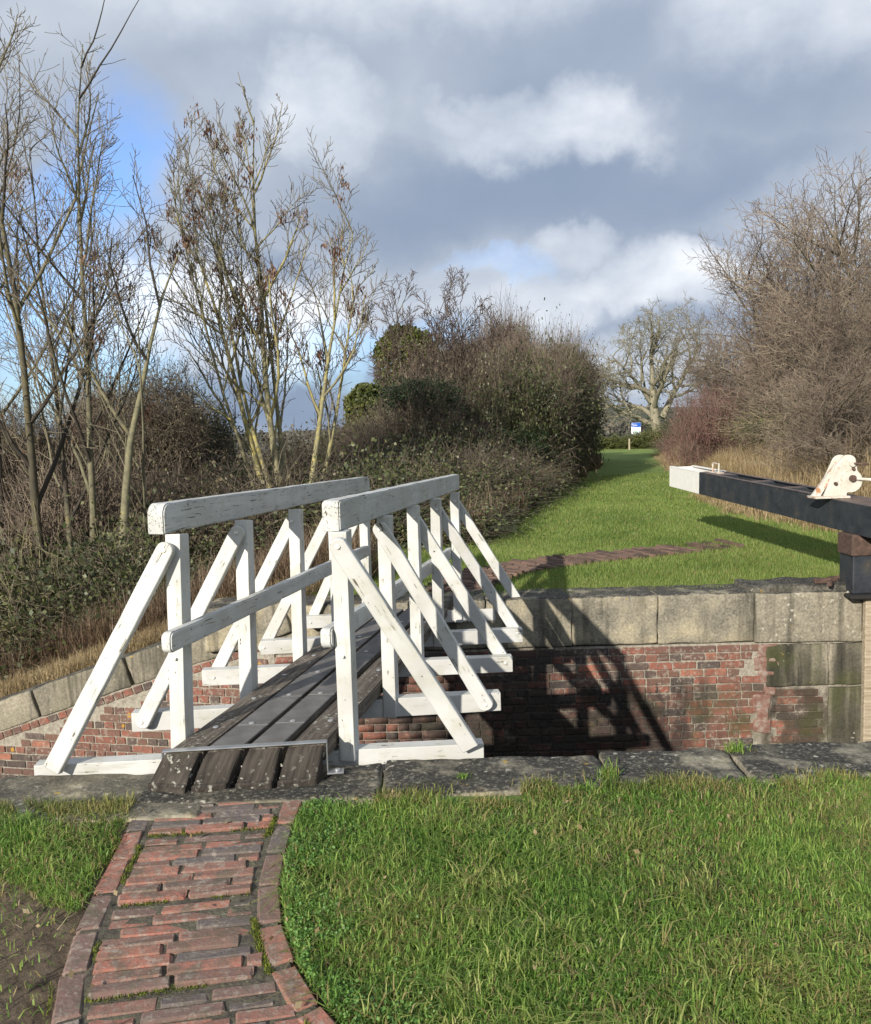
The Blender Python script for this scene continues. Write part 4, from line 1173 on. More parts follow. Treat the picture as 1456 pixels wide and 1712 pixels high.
def tree(name, label, loc, stems, par, maxlv, seed, mats, group=None, seeds=0, seedsz=.045, seedlow=0.0, ivy=0, cat='tree', trunklv=1):
    g = np.random.default_rng(seed)
    t = thing(name, label, cat, loc, group)
    out = {}
    for (off, dr, L, r) in stems:
        grow(out, np.array(loc, float) + np.array(off, float), np.array(dr, float), L, r, 0, maxlv, g, par)
    tr = [c for lv in out if lv <= trunklv for c in out[lv]]
    tw = [c for lv in out if lv > trunklv for c in out[lv]]
    put('trunk', tubes(tr, 6), mats[0], t)
    cr_ = put('crown', tubes(tw, 3), mats[1], t)
    if seeds:
        ends_ = np.array([c[0][-1] for c in tw]); hz = ends_[:, 2]; 
        ends_ = ends_[hz > loc[2] + seedlow]
        # keys hang together on some limbs only
        cen = ends_[g.integers(0, len(ends_), max(3, seeds // 5))]
        pick = []
        for c_ in cen:
            dd = np.linalg.norm(ends_ - c_, axis=1); pick.append(ends_[np.argsort(dd)[g.integers(0, 14, 6)]])
        pick = np.concatenate(pick)
        P = np.repeat(pick, 14, 0) + g.normal(0, 1, (len(pick) * 14, 3)) * np.array([.035, .035, .06]) - [0, 0, .05]
        q = put('seed_clusters', quads(P, seedsz, .35, .75, g), M_seed, t); q['kind'] = 'stuff'
    if ivy:
        tc = out[0]; P = []
        for c in tc:
            for _ in range(ivy // len(tc)):
                f = g.uniform(0, .8) ** 1.3; x = f * (len(c[0]) - 1); i0 = int(x)
                P.append(c[0][i0] * (1 - x + i0) + c[0][min(i0 + 1, len(c[0]) - 1)] * (x - i0) + g.normal(0, 1, 3) * (.35 * (1 - f) + .1))
        q = put('ivy', quads(np.array(P), .16, .9, None, g), M_ivy, t); q['kind'] = 'stuff'
    return t
def at_px(px, y, z=None):
    p = WY(px, 760, y); return (p.x, y, float(z_far(p.x, y)) if z is None else z)
def height_at(py, px, y): return WY(px, py, y).z

ASH = dict(npts=[9, 7, 5, 4], wig=[.055, .10, .13, .16], trop=[.04, .09, .10, .10], kids=[10, 8, 6, 4], start=[.22, .2, .15, .2],
           ang=[.62, .68, .72, .7], ratio=[.50, .48, .52, .55], rmin=.0045, rr=.55, taper=.28, shr=.4)

# left ash: many tall stems running up out of the frame's left edge
DL = 12.5
st = []
for (bx, by, tx, ty, r) in ((130, 815, 110, 330, .05), (150, 820, 60, 60, .07), (200, 800, 178, 170, .095), (70, 820, -60, 30, .09), (110, 830, 120, 120, .06), (230, 800, 205, 260, .045), (20, 820, -140, 160, .08), (165, 830, 230, 520, .035)):
    b0 = WY(bx, by, DL + R.uniform(-.8, .8)); t0 = WY(tx, ty, DL + R.uniform(-1.5, 1.5))
    zg = float(z_far(b0.x, b0.y)); b0 = Vector((b0.x, b0.y, zg)); dv = t0 - b0
    st.append(((b0.x, b0.y, zg), tuple(dv.normalized() + Vector((0, 0, -.12))), dv.length * 1.0, r * .85))
c_ = at_px(140, DL)
tree('ash_tree', 'tall many-stemmed bare ash tree at the left edge with yellow lichen on its stems', c_, [((q[0][0] - c_[0], q[0][1] - c_[1], q[0][2] - c_[2]), q[1], q[2], q[3]) for q in st],
     dict(ASH, kids=[12, 9, 6, 4], rmin=.004, start=[.2, .15, .15, .2], env=(np.array(WY(40, 430, DL)), np.array([1.85, 2.4, 3.5]))), 3, 12, (M_ash, M_ashtwig), seeds=110, seedsz=.06, seedlow=2.0)
# second ash, seed clusters
DM = 14.5
st = []
for (bx, by, tx, ty, r) in ((478, 810, 300, 200, .07), (484, 810, 395, 160, .075), (490, 805, 470, 190, .055), (500, 800, 560, 255, .065), (497, 800, 640, 320, .055), (476, 812, 262, 290, .042), (487, 806, 350, 175, .05), (492, 806, 430, 170, .05)):
    t0 = WY(tx, ty + 20, DM + R.uniform(-.9, .9)); b0 = WY(bx, by, DM + R.uniform(-.3, .3))
    zg = float(z_far(b0.x, b0.y)); b0 = Vector((b0.x, b0.y, zg)); dv = t0 - b0
    st.append(((b0.x, b0.y, zg), tuple(dv.normalized() * 1.0 + Vector((dv.normalized().x * .12, 0, -.08))), dv.length * .99, r))
c_ = at_px(485, DM)
ASH2 = dict(ASH); ASH2['kids'] = [10, 8, 6, 5]; ASH2['rmin'] = .0048; ASH2['start'] = [.30, .22, .15, .2]; ASH2['trop'] = [.05, .11, .14, .16]; ASH2['ratio'] = [.34, .46, .58, .62]
tree('ash_tree', 'bare ash tree behind the bridge railing hung with clusters of brown seed keys', c_, [((q[0][0] - c_[0], q[0][1] - c_[1], q[0][2] - c_[2]), q[1], q[2], q[3]) for q in st],
     dict(ASH2, env=(np.array(WY(448, 445, DM)), np.array([2.15, 2.2, 2.8]))), 3, 31, (M_ash2, M_ashtwig), seeds=190, seedsz=.075, seedlow=3.6)
# thin bare trees rising from the hedge
THIN = dict(npts=[7, 6, 5, 4], wig=[.06, .1, .15, .15], trop=[.04, .07, .06, .05], kids=[11, 8, 6, 3], start=[.25, .2, .2, .2], ang=[.55, .6, .7, .7], ratio=[.34, .5, .55, .5], rmin=.007, rr=.5, taper=.3)
for (px, ty, y, lab, sd) in ((700, 455, 24, 'slender bare tree with a narrow twiggy crown, left in the hedge beside the round evergreen', 41), (742, 470, 25.5, 'slender bare tree in the middle of the hedge, just right of the evergreen crown', 42), (790, 450, 26, 'slender bare tree rising from the hedge, tallest to the right of the evergreen', 43)):
    b0 = at_px(px, y); hh = height_at(ty, px, y) - b0[2]
    tree('slender_tree', lab, b0, [((0, 0, 0), (-.05, 0, 1), hh * .86, .06), ((.3, .3, 0), (.07, .05, 1), hh * .76, .045), ((-.4, .1, 0), (-.10, 0, 1), hh * .74, .045)], THIN, 3, sd, (M_darkbark, M_darktwig), 'bare trees in the hedge')
# oak with ivy
OAK = dict(npts=[7, 8, 7, 6, 5], wig=[.07, .16, .18, .2, .2], trop=[.02, .03, .02, .01, 0], kids=[10, 8, 6, 4], start=[.22, .2, .15, .1], ang=[.95, .75, .8, .8], ratio=[.78, .52, .50, .5], rmin=.013, rr=.55, taper=.3, shr=.35)
ob = at_px(1102, 78, 0); hh = height_at(515, 1090, 78)
tree('oak_tree', 'wide bare oak tree with ivy round its trunk behind the information board', ob, [((0, 0, 0), (-.16, 0, 1), hh * .70, .60), ((0.3, 0, 2.5), (.40, .1, 1), hh * .60, .32), ((-.2, 0, 1.5), (-.85, -.1, .55), hh * .52, .28), ((-.2, 0, 3.0), (-.55, -.1, .9), hh * .55, .26)], OAK, 4, 53, (M_oak, M_oak), ivy=600)

# ---- thicket trees on the right: three kinds copied and turned
def proto_tree(par, maxlv, seed, H_, stems, sides=3):
    g = np.random.default_rng(seed); out = {}
    for (off, dr, L, r) in stems: grow(out, np.array(off, float), np.array(dr, float), L * H_, r, 0, maxlv, g, par)
    return tubes([c for lv in out if lv <= 1 for c in out[lv]], 5), tubes([c for lv in out if lv > 1 for c in out[lv]], sides)
THK = dict(npts=[7, 6, 5, 4, 4], wig=[.08, .16, .2, .22], trop=[.03, .06, .07, .05], kids=[14, 10, 7, 4], start=[.12, .12, .1, .1], ang=[.8, .75, .8, .8], ratio=[.5, .5, .5, .5], rmin=.0075, rr=.5, taper=.3, shr=.3)
thp = []
for sd in (61, 62, 63):
    a_, b_ = proto_tree(THK, 3, sd, 1.0, [((0, 0, 0), (0, 0, 1), 8, .16), ((.3, .2, 0), (.35, .1, 1), 7, .11), ((-.3, 0, 0), (-.4, 0, 1), 6.6, .11), ((0, -.3, 0), (.05, -.35, 1), 6.5, .09), ((.1, .3, 0), (.05, .3, 1), 7, .09)])
    a_.materials.append(M_darkbark); b_.materials.append(M_thick); thp.append((a_, b_))
# (photo column of the trunk, photo row of the crown's top, distance, kind, label)
thk = [(1475, 240, 22, 0, 'tallest bare thicket tree, its reddish twigs running out of the frame at upper right'),
       (1400, 295, 26, 1, 'bare thicket tree with pinkish upright top twigs just left of the tallest'),
       (1330, 345, 30, 2, 'rounded bare thicket tree behind the paddle gear with a pale sky gap'),
       (1285, 440, 36, 0, 'bare thicket tree with an arching left crown above the red shrub'),
       (1232, 530, 42, 1, 'smaller bare thicket tree standing behind the red-stemmed shrub'),
       (1205, 590, 50, 2, 'low pale thicket tree farthest along the right side of the path'),
       (1420, 430, 19, 2, 'dense tangled bare tree in the middle of the right thicket'),
       (1345, 500, 24, 1, 'low bare tree with drooping twigs in front of the right thicket'),
       (1500, 420, 18, 1, 'bare tree cut by the right edge of the frame above the gate'),
       (1440, 590, 16.5, 0, 'lowest greenish twiggy tree right above the paddle gear')]
for (px, ty, y, kd, lab) in thk:
    b0 = at_px(px, y, 0.0 - .05); hh = (height_at(ty, px, y) - b0[2]) / 9.9
    t = thing('thicket_tree', lab, 'tree', b0, 'bare trees of the right-hand thicket')
    mw = Matrix.Translation(Vector(b0)) @ Matrix.Rotation(R.uniform(0, 6.28), 4, 'Z') @ Matrix.Diagonal((max(hh, .5) * 1.0, max(hh, .5) * 1.0, hh, 1))
    put('trunk', thp[kd][0], None, t, mw); put('crown', thp[kd][1], None, t, mw)
# understorey clumps, built once each and repeated as parts of their hedge
def clump(seed, n, rad, h, rtw, leafn, leafsz, up=.5, wig=.28, flat=1.0):
    g = np.random.default_rng(seed); ch = []
    for _ in range(n):
        a = g.uniform(0, 6.28); f = g.uniform(0, 1) ** .5
        p = np.array([math.cos(a) * rad * .8 * f, math.sin(a) * rad * .8 * f, g.uniform(0, .75) * h * (1 - .5 * f * f)])
        dd = np.array([math.cos(a) * .6, math.sin(a) * .6, up]) + g.normal(0, .5, 3); dd /= np.linalg.norm(dd)
        L = g.uniform(.35, .8) * rad; pts = [p]
        for _k in range(4):
            dd = dd + g.normal(0, wig, 3) + [0, 0, -.05]; dd /= np.linalg.norm(dd); pts.append(pts[-1] + dd * L / 4)
        ch.append((np.array(pts), np.linspace(rtw, rtw * .5, 5)))
    # leaves crowd the outer shell but fill the inside too
    pts = np.concatenate([c[0] for c in ch])
    P = pts[g.integers(0, len(pts), leafn)] + g.normal(0, .06 * rad, (leafn, 3))
    return tubes(ch, 3), (quads(P, leafsz, .75, None, g) if leafn else None)
CL = {}
for nm, kinds in dict(
        bramble=[(71, 560, 1.0, 1.3, .005, 6000, .05), (72, 560, 1.0, 1.2, .005, 5600, .055), (73, 700, 1.0, 1.4, .0055, 4200, .06)],
        brown=[(74, 900, 1.0, 1.5, .0055, 2600, .045), (75, 900, 1.0, 1.4, .0055, 2300, .045)],
        ever=[(76, 200, 1.0, 1.6, .006, 9000, .075)],
        pale=[(77, 620, 1.1, 1.2, .0055, 500, .04), (78, 620, 1.1, 1.3, .0055, 300, .04)],
        twig=[(79, 1300, 1.0, 1.7, .0055, 0, .04), (80, 1200, 1.0, 1.6, .0055, 0, .04)],
        ivy=[(82, 200, 1.0, 1.5, .006, 9000, .06)],
        red=[(81, 420, 1.0, 1.9, .0055, 350, .05)]).items():
    CL[nm] = []
    for (sd, n, rad, h, rt, ln_, ls) in kinds:
        up_ = {'red': 2.2, 'twig': 1.1, 'pale': .5}.get(nm, .5)
        a_, b_ = clump(sd, n, rad, h, rt, ln_, ls, up_, .16 if nm == 'red' else (.34 if nm == 'twig' else .3))
        a_.materials.append({'bramble': M_thorn, 'brown': M_thorn, 'ever': M_darktwig, 'pale': M_pale, 'twig': M_thick, 'red': M_red, 'ivy': M_darktwig}[nm])
        if b_: b_.materials.append({'bramble': M_bleaf, 'brown': M_brleaf, 'ever': M_ever, 'pale': M_ever, 'red': M_red, 'ivy': M_ivy}.get(nm, M_brleaf))
        CL[nm].append((a_, b_))
def place(parent, nm, x, y, z, sxy, sz, partname):
    a_, b_ = CL[nm][R.integers(0, len(CL[nm]))]
    mw = Matrix.Translation((x, y, z)) @ Matrix.Rotation(R.uniform(0, 6.28), 4, 'Z') @ Matrix.Diagonal((sxy, sxy, sz, 1))
    o = put(partname, a_, None, parent, mw)
    if b_: put('leaves', b_, None, o, mw)['kind'] = 'stuff'
    return o
# hedge beside the path: follows the lawn's edge away from the camera
hed = thing('hedge', 'tall dark overgrown hedge of bramble and thorn along the left side of the grass path', 'hedge', (3, 22, 0))
edge_px = [(800, 915), (850, 880), (900, 845), (950, 815), (1000, 782), (1016, 762), (1022, 752)]
edge = [W(px, py, 0) for px, py in edge_px]
def edge_at(y):
    for a_, b_ in zip(edge, edge[1:]):
        if a_.y <= y <= b_.y: return a_.x + (b_.x - a_.x) * (y - a_.y) / (b_.y - a_.y)
    return edge[0].x - (edge[0].y - y) * .3 if y < edge[0].y else edge[-1].x
def hedge_top(px):            # photo rows of the hedge's skyline
    return np.interp(px, [330, 420, 520, 580, 640, 700, 760, 830, 880, 930, 970, 1000, 1020], [760, 740, 725, 690, 655, 610, 570, 535, 525, 532, 548, 568, 610])
y = 13.2
while y < 46:
    stp = .75 + y * .012
    width = 5.5
    for k in range(6):
        off = 1.15 + max(0, y - 20) * .035 + k * (1.05 + y * .006) + R.uniform(-.2, .2)
        x = edge_at(y) - off
        px_, _ = proj((x, y, 1.0))
        top = height_at(hedge_top(px_), px_, y)
        zg = float(z_far(x, y))
        want = max(.8, (top - zg)) * (1.0 if k > 0 else (.38 if y < 24 else .9)) * R.uniform(.70, 1.10)
        if k == 1: want *= .85
        if y < 18: want = min(want, 1.9 + k * .35)
        elif y < 22: want = min(want, 2.6 + k * .5)
        kind = R.choice(['bramble', 'bramble', 'brown', 'twig'] if y > 28 else (['brown', 'bramble', 'brown', 'twig'] if (y > 21 or k > 2) else ['bramble', 'bramble', 'brown']))
        sxy = R.uniform(.95, 1.25) * (1 + y * .006)
        place(hed, kind, x, y, zg - .1, sxy, want / 1.5, {'bramble': 'bramble_clump', 'twig': 'bare_clump'}.get(kind, 'thorn_clump'))
        if want > 2.6: place(hed, kind, x + .3, y, zg + want * .35, sxy * R.uniform(.7, 1.0), want * .66 / 1.5, {'bramble': 'bramble_clump', 'twig': 'bare_clump'}.get(kind, 'thorn_clump'))
    y += stp
for (px, py, y, sxy, sz) in ((985, 700, 36, 1.3, 1.2), (1000, 690, 40, 1.3, 1.3), (880, 740, 24, 1.0, .8), (700, 640, 22, .9, .6)):
    q = WY(px, py, y - .6); place(hed, 'ivy', min(q.x, edge_at(y) - 1.6), q.y, max(q.z - .6, -.1), sxy, sz, 'ivy_clump')
for k in range(5):
    y = R.uniform(15.5, 20.5); q = WY(R.uniform(590, 840), 760, y); place(hed, 'pale', q.x, y, R.uniform(.3, .9) - .4, .8, .55, 'cane_clump')
# bramble bank on the left, above the wing wall
hl = thing('hedge', 'low bramble and dogwood bank with yellow lichened twigs behind the sloping wing wall', 'hedge', (-4, 12, -1))
for (y, n, hmin, hmax) in ((11.0, 7, 1.2, 1.5), (11.9, 11, 2.4, 3.0), (13.0, 9, 2.4, 3.0), (14.8, 10, 2.4, 3.0), (17.0, 10, 2.5, 3.2)):
    x0_ = WY(-80, 900, y).x; x1_ = WY({11.0: 330, 11.9: 430, 13.0: 640, 14.8: 760, 17.0: 800}[y], 900, y).x
    for k in range(n):
        x = x0_ + (x1_ - x0_) * (k + .5 + R.uniform(-.25, .25)) / n
        px_, _ = proj((x, y, 0)); zg = float(z_far(x, y))
        ty = np.interp(px_, [0, 150, 250, 300, 420, 520, 600, 800], [800, 790, 800, 830, 870, 860, 800, 760]) if y < 12.5 else np.interp(px_, [0, 300, 420, 520, 600, 700, 800], [780, 760, 775, 765, 735, 710, 690])
        hh = np.clip(height_at(ty, px_, y) - zg, .7, hmax + .6) * R.uniform(.85, 1.05)
        kd = R.choice(['bramble', 'bramble', 'pale']) if y < 12 else R.choice(['bramble', 'brown', 'brown'])
        place(hl, kd, x, y, zg - .1, R.uniform(.9, 1.15) if y < 11.5 else R.uniform(1.05, 1.35), hh / 1.65, 'bramble_clump')
# dark bush mass behind the left ash
for (px, ty, y, kd, lab) in ((262, 590, 19, 'brown', 'brown leafy bush between the two ash trees'), (335, 650, 21, 'bramble', 'lower brown bush just left of the second ash trunk'), (215, 625, 20.5, 'bramble', 'dark leafy bush close behind the right-hand stems of the left ash'),
                             (160, 640, 20, 'twig', 'dark twiggy bush behind the left ash stems'), (50, 660, 19, 'brown', 'dark brown bush low at the left edge behind the ash')):
    b0 = at_px(px, y); hh = height_at(ty, px, y) - b0[2]
    t = thing('bush', lab, 'bush', b0)
    for k in range(9):
        place(t, kd if k % 3 else 'brown', b0[0] + R.uniform(-1, 1) * (1.6 - .12 * k), y + R.uniform(-.8, .8), b0[2] + hh * (0.0, .05, .15, .25, .3, .4, .5, .58, .64)[k], (1.6, 1.6, 1.5, 1.5, 1.4, 1.3, 1.1, .9, .7)[k], hh * .42 / 1.6, 'bush_clump')
# round evergreens
for (px, ty, wpx, y, lab) in ((686, 548, 55, 34, 'round-headed evergreen tree with olive green crown behind the hedge'), (622, 645, 42, 30, 'small dome-shaped dark evergreen left of the taller one')):
    b0 = at_px(px, y); top = height_at(ty, px, y); rad = wpx / F * y
    t = thing('evergreen_tree', lab, 'tree', b0)
    put('trunk', tubes([(np.array([[b0[0], y, b0[2]], [b0[0], y, top - rad]]), np.array([.15, .1]))], 6), M_darkbark, t)
    g = np.random.default_rng(int(px)); n_ = 17000
    v = g.normal(size=(n_, 3)); v /= np.linalg.norm(v, axis=1, keepdims=True)
    rr2 = rad * (1 + .24 * np.array([mnoise.noise(Vector(q) * 2.6) for q in v])) * g.uniform(.72, 1.0, n_) ** .6
    P = v * rr2[:, None] * [1, 1, .95] + [b0[0], y, top - rad * .95]
    P[:, 2] = np.where(P[:, 2] < top - rad * .8, top - rad * .8 - g.uniform(0, 2.6, n_) * rad, P[:, 2])
    put('crown', quads(P, .13, .8, None, g), M_ever, t)
# understorey of the thicket on the right
ht = thing('hedge', 'tangled bare undergrowth along the right side of the grass path under the thicket trees', 'hedge', (12, 28, 0))
rt_px = [(1460, 800), (1380, 795), (1290, 785), (1220, 775), (1160, 765), (1125, 752)]
for (px, y0_, n, tys) in ((1440, 19, 4, 620), (1390, 21, 4, 600), (1340, 24, 4, 600), (1300, 27, 4, 620), (1260, 31, 4, 640), (1225, 36, 3, 650), (1190, 42, 3, 660), (1165, 50, 3, 670), (1150, 58, 3, 680), (1490, 18, 4, 600)):
    for k in range(n):
        y = y0_ + k * 1.4; q = WY(px + k * 12, 760, y); hh = height_at(tys, px, y) * R.uniform(.85, 1.1)
        s_ = 1.2 + y * .018
        kd = R.choice(['twig', 'brown', 'pale', 'twig'])
        place(ht, kd, q.x, y, -.1, s_, hh * .55 / 1.9, 'twig_clump')
        place(ht, R.choice(['twig', 'pale', 'bramble']), q.x + .4, y + .3, hh * .38, s_, hh * .6 / 1.9, 'twig_clump')
# red-stemmed shrub
b0 = at_px(1192, 30, -.05); t = thing('dogwood_shrub', 'red-stemmed dogwood shrub between the oak and the thicket', 'shrub', b0)
for k in range(7):
    q = WY(1148 + k * 17, 760, 30 + (k % 3) * .7)
    place(t, 'twig' if k in (2, 5) else 'red', q.x, q.y, .1 + .9 * (k % 2), 1.0, (height_at(612 + 10 * abs(k - 3), 1190, 30)) / 2.9, 'stems')
# green bushes below the oak and behind the board
for (px, ty, y, lab) in ((1040, 722, 72, 'dark green bush left of the information board'), (1085, 728, 74, 'low green bush right of the information board'), (1112, 700, 73, 'ivy-green bush at the foot of the oak')):
    b0 = at_px(px, y, -.05); hh = height_at(ty, px, y)
    t = thing('green_bush', lab, 'bush', b0)
    for k in range(4): place(t, 'ever', b0[0] + (k - 1.5) * .9, y + R.uniform(-.5, .5), -.1, 1.5, hh * R.uniform(.8, 1.1) / 1.7, 'bush_clump')
# far woods that close the view on the left and beyond
g = np.random.default_rng(77); P = []
for k in range(900):
    y = g.uniform(170, 420); x = g.uniform(-1.1, .75) * y
    if -.0 < x / y < .30 and y < 100: continue
    zz = float(z_far(x, y)); hh = g.uniform(3, 6)
    if x / y > -.05: hh *= .8
    P.append(g.normal(0, 1, (110, 3)) * [4.0, 4.0, hh * .38] + [x, y, zz + hh * .5])
P = np.concatenate(P)
M_farwood = material('far_woodland', blade((.045, .05, .04), (.075, .072, .055), (.12, .10, .075), .03, .1, 0))
tag(put('distant_woods', quads(P, .85, .8, None, g), M_farwood), 'far grey-brown woodland beyond the hedges', None, 'stuff')

# ------------------------------------------------------------------ grasses
def inside_path(x, y):
    xl = np.interp(-y, [-p.y for p in Lout], [p.x for p in Lout]); xr_ = np.interp(-y, [-p.y for p in Rout], [p.x for p in Rout])
    return (x > xl - .01) & (x < xr_ + .005)
def vnoise(x, y, sc, off=0.0):          # cheap smooth 2-D noise
    return (np.sin(x * sc * 1.7 + off + 1.3 * np.sin(y * sc * 1.1 + off)) + np.sin(y * sc * 1.9 - off * 2 + 1.7 * np.sin(x * sc * .8)) + np.sin((x + y) * sc * 2.9 + off)) / 3
def in_view(x, y, z, m=60):
    vx, vy, vz = x - EYE.x, y - EYE.y, z - EYE.z
    dd = vx * FWD.x + vy * FWD.y + vz * FWD.z
    px = 728 + F * (vx * RIGHT.x + vy * RIGHT.y + vz * RIGHT.z) / dd; py = 856 - F * (vx * UP.x + vy * UP.y + vz * UP.z) / dd
    return (dd > 0) & (px > -m) & (px < 1456 + m) & (py < 1712 + m)
n = 330000
x = R.uniform(-3.0, 3.2, n); y = R.uniform(1.7, 3.96, n)
z = z_near(x, y)
edge_y = 3.70 + .05 * vnoise(x, y, 3.1) + np.where(x > .35, .10, -.02) - np.where(x < -.75, .0, 0)
ok = ~inside_path(x, y) & (y < edge_y) & in_view(x, y, z, 250)
pl = np.interp(-y, [-p.y for p in Lout], [p.x for p in Lout])
left = x < pl
bare = left & ((vnoise(x, y, 4.2, 2.0) + 1.6 * smooth(3.25, 2.6, y)) > .62) & (R.uniform(0, 1, n) < .93)
bare |= (~left) & (vnoise(x, y, 5.0, .7) > .72) & (R.uniform(0, 1, n) < .75)
ok &= ~bare
ok &= R.uniform(0, 1, n) < np.where(left, .6, .93)
P = np.stack([x, y, z - .012], 1)[ok]
hgt = .033 + .014 * vnoise(P[:, 0], P[:, 1], 2.3, 3) + .014 * (vnoise(P[:, 0], P[:, 1], 6.3, 1) > .5)
tag(put('near_grass', grass(P, hgt, .0046, 1.15, 3, 2, .5), M_grass), 'short green lawn grass on the near bank', None, 'stuff')
# yellow-green tufts along the coping edge and clover at the path edge
n = 22000
x = R.uniform(-2.6, 3.2, n); y = 3.72 + R.normal(0, .05, n) + np.where(x > .35, .06, -.03); ok = ~inside_path(x, y) & (vnoise(x, y, 6, 4) > -.1) & (y < 3.95) & ((x > -.3) | (x < -.95))
P = np.stack([x, y, z_near(x, y) - .01], 1)[ok]
tag(put('verge_grass', grass(P, .045, .0032, .8, 4, 2), material('verge_grass_blade', blade((.07, .11, .02), (.15, .19, .04), (.32, .29, .10), 2, .3, .25))), 'yellowing grass along the edge of the coping', None, 'stuff')
n = 8000
y = R.uniform(1.8, 3.7, n); pr = np.interp(-y, [-p.y for p in Rout], [p.x for p in Rout]); x = pr + .01 + np.abs(R.normal(0, .16, n))
P = np.stack([x, y, z_near(x, y) + R.uniform(0, .030, n)], 1)
P = P[vnoise(P[:, 0], P[:, 1], 7, 2) > -.1]
tag(put('clover', quads(P, .011, .9), M_weed), 'small round-leaved clover along the right side of the brick path', None, 'stuff')
# moss in the path's steps
P = []
for (yy, xl, xr_, yaw, zt) in mossrows:
    for _ in range(1500):
        u = R.uniform(0, 1); xx = xl + (xr_ - xl) * u
        if vnoise(np.array(xx), np.array(yy), 9, 1) < -.25: continue
        P.append((xx, yy + (xx - xl) * math.tan(yaw) + R.normal(0, .010), zt - .013 + R.uniform(0, .008)))
for _ in range(9000):
    yy = R.uniform(1.8, 3.6)
    if R.uniform() < .5: xx = poly_y(Lout, yy) + R.choice([-.004, EW + .006]) + R.normal(0, .008)
    else: xx = poly_y(Rout, yy) - EW - .006 + R.normal(0, .008)
    if vnoise(np.array(xx), np.array(yy), 5, 3) < -.05: continue
    P.append((xx, yy, zn(xx, yy) - .007 + R.uniform(0, .006)))
P = np.array(P)
tag(put('moss', grass(P, .011, .0045, .8, 8, 1), M_moss), 'green moss growing in the joints of the brick path', None, 'stuff')
# long pale blades in loose tufts, and bits of straw lying on the lawn
cx = R.uniform(-.2, 2.6, 90); cyy = R.uniform(1.9, 3.6, 90); pk = R.integers(0, 90, 9000)
x = cx[pk] + R.normal(0, .045, 9000); y = cyy[pk] + R.normal(0, .04, 9000); ok = ~inside_path(x, y)
P = np.stack([x, y, z_near(x, y) - .008], 1)[ok]
tag(put('long_grass', grass(P, .062, .0048, 1.5, 41, 2, .4), material('pale_long_grass', blade((.14, .22, .045), (.27, .38, .085), (.50, .50, .18), 3, .5, .15))), 'longer pale blades in loose tufts on the near lawn', None, 'stuff')
x = R.uniform(-2.2, 2.8, 5000); y = R.uniform(1.9, 3.75, 5000); ok = ~inside_path(x, y) & (vnoise(x, y, 3.3, 5) > -.2)
P = np.stack([x, y, z_near(x, y) + .012], 1)[ok]
tag(put('loose_straw', grass(P, .022, .0028, 2.6, 42, 2, .4), M_straw), 'bits of dead straw lying in the near lawn', None, 'stuff')
# far lawn
n = 420000
u = R.uniform(0, 1, n); y = 8.25 * (1 / (1 - u * .72)) ; x = R.uniform(-.42, .56, n) * y      # denser near
x += 0
z = z_far(x, y)
fe = np.interp(y, [e.y for e in edge], [e.x for e in edge]) - .4
front = 8.28 + .16 * vnoise(x, y, 2.2) + .22 * ((x > 2.85) & (x < 4.6)) + np.clip(-(x + 1.3), 0, 9) * .2
cx_ = np.array([c.x for c in cl]); cy_ = np.array([c.y for c in cl])
dpath = np.full(n, 9.)
for a_, b_ in zip(cl, cl[1:]):
    ax, ay, bx, by = a_.x, a_.y, b_.x, b_.y; t_ = np.clip(((x - ax) * (bx - ax) + (y - ay) * (by - ay)) / ((bx - ax) ** 2 + (by - ay) ** 2), 0, 1)
    dpath = np.minimum(dpath, np.hypot(x - ax - t_ * (bx - ax), y - ay - t_ * (by - ay)))
dpath = np.where((x > cl[-2].x) , 9, dpath)
ok = (y > front) & in_view(x, y, z, 80) & (dpath > .27) & ((x > fe) | (y < 14)) & ~((x < -1.9))
ok &= ~((x > 2.95) & (y < 9.05) & (x < 4.4) & (y < 8.75))
P = np.stack([x, y, z - .02], 1)[ok]
wd = np.interp(P[:, 1], [8, 30], [.0075, .022])
tag(put('towpath_grass', grass(P, np.interp(P[:, 1], [8, 30], [.045, .06]), wd, .5, 5, 1), M_grass2), 'mown grass of the far bank and the path up to the board', None, 'stuff')
# dry grass, stems and straw
def straw_patch(n, fn, h, w, seed, mat_, name, lab, lean=.45):
    pts = fn(n); pts[:, 2] -= .03
    if pts.shape[1] > 3: h = h * pts[:, 3]; pts = pts[:, :3]
    tag(put(name, grass(pts, h, w, lean, seed, 2, .4), mat_), lab, None, 'stuff')
def band_left(n):
    t = R.uniform(0, 1, n) ** .8; y = 12.6 + t * 28; x = np.array([edge_at(q) for q in y]) - .15 - np.abs(R.normal(0, .55, n)) + .25 * vnoise(y, y, 1.7)
    return np.stack([x, y, z_far(x, y)], 1)
straw_patch(22000, band_left, .50, .010, 11, M_rust, 'dry_stems', 'dead russet stems and straw at the foot of the left hedge')
def bank_left(n):
    a = R.uniform(-.1, 4.2, n); dd = .38 + np.abs(R.normal(0, .9, n))
    x = WING0.x + WDIR.x * a + math.sin(WA) * dd * 1.0; y = WING0.y + WDIR.y * a + math.cos(WA) * dd
    return np.stack([x, y, z_far(x, y)], 1)
straw_patch(32000, bank_left, .17, .0065, 12, M_straw, 'straw_grass', 'straw-coloured grass above the sloping coping', .8)
def bank_left2(n):
    a = R.uniform(-.5, 4.6, n); dd = 1.25 + np.abs(R.normal(0, .45, n))
    x = WING0.x + WDIR.x * a + math.sin(WA) * dd; y = WING0.y + WDIR.y * a + math.cos(WA) * dd
    return np.stack([x, y, z_far(x, y)], 1)
straw_patch(15000, bank_left2, .5, .008, 13, M_rust, 'dead_stems', 'dead brown stems under the left bramble bank', .6)
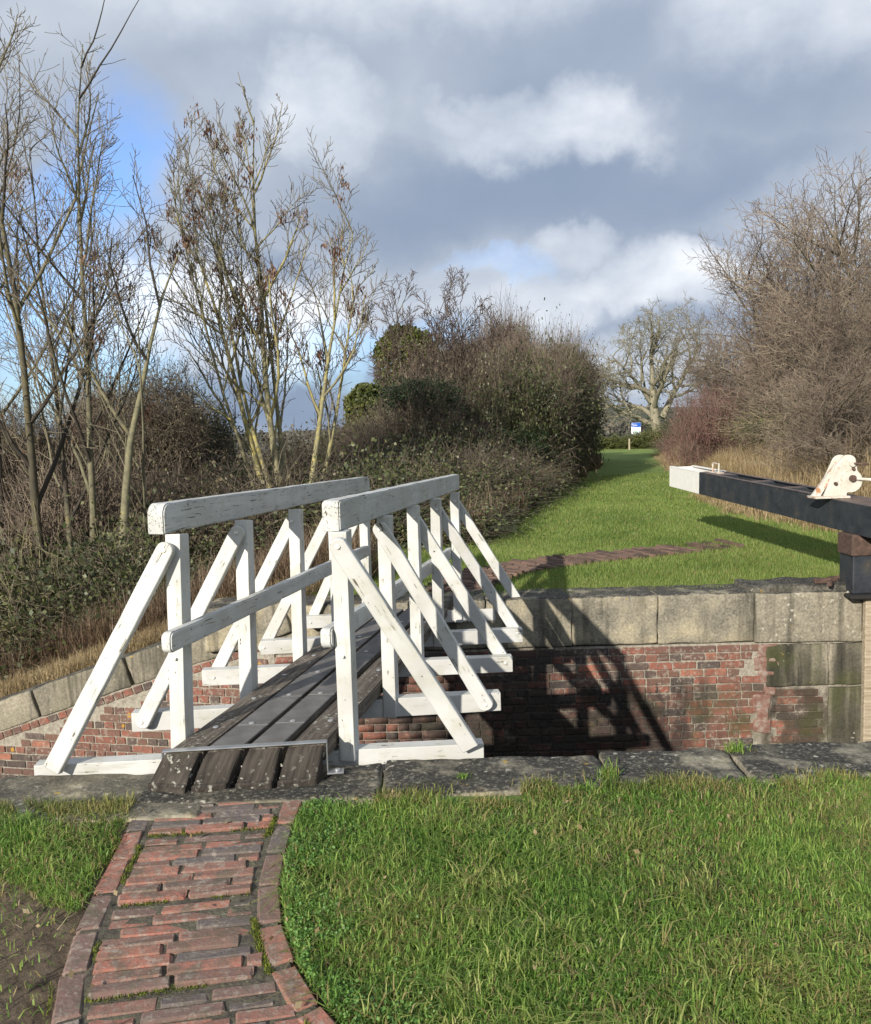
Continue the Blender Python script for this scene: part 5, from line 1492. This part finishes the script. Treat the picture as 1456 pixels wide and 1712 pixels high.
def band_right(n):
    y = 9.8 + R.uniform(0, 1, n) ** 1.2 * 42
    ex = np.interp(y, [9.8, 12.5, 15, 18, 22, 30, 41, 55], [6.9, 6.2, 5.9, 6.3, 7.2, 9.0, 11.3, 14.4])
    q_ = R.normal(.45, .65 + y * .03, n); q_ = np.where(q_ < -.7, .6, q_) + .3 * vnoise(y, y, 2.3); x = ex + q_
    return np.stack([x, y, z_far(x, y), np.clip(.30 + q_ * .32, .12, 1.0)], 1)
straw_patch(90000, band_right, 1.1, .011, 14, M_straw, 'reed_grass', 'tall dry straw grass between the lawn and the thicket on the right')
straw_patch(9000, band_right, .85, .008, 15, M_rust, 'reed_stems', 'tall russet dead stems under the thicket on the right', .5)
# tufts that can be picked out
def tuft(px, py, n, h, lab, mt=M_grass, r=.03, spread=.9):
    p = Wn(px, py); q = np.array([[p.x, p.y, p.z]]) + R.normal(0, 1, (n, 3)) * [r, r * .6, 0]
    o = put('grass_tuft', grass(q - [p.x, p.y, p.z], h, .0045, spread, int(px), 2), mt, None, Matrix.Translation(p))
    tag(o, lab, 'plant')
tuft(1018, 1300, 90, .07, 'grass tuft in the coping joint nearest the foot of the bridge brace', r=.022)
tuft(1232, 1256, 110, .05, 'bright flat grass tuft at the lock edge below the quoin stones')
tuft(655, 1334, 70, .035, 'small yellow tuft on the blackened coping right of the ramp', M_straw)
tuft(775, 1300, 60, .025, 'tiny green tuft on the coping below the near brace foot', r=.012)
tuft(990, 1322, 60, .05, 'ragged green tuft behind the joint tuft on the coping edge', r=.05)
# fallen leaves and pebbles
P = []
for px, py in ((990, 1608), (1290, 1590), (905, 1418), (1068, 1460), (760, 1425), (1120, 1500), (640, 1480), (1215, 1370), (60, 1560), (30, 1660)):
    p = Wn(px, py); P.append((p.x, p.y, p.z + .025))
for _ in range(130):
    P.append((R.uniform(-2, 2.5), R.uniform(2, 3.7), 0)); P[-1] = (P[-1][0], P[-1][1], zn(P[-1][0], P[-1][1]) + .018)
tag(put('fallen_leaves', quads(np.array(P), .028, .6), M_straw), 'a few withered leaves scattered on the lawn', None, 'stuff')
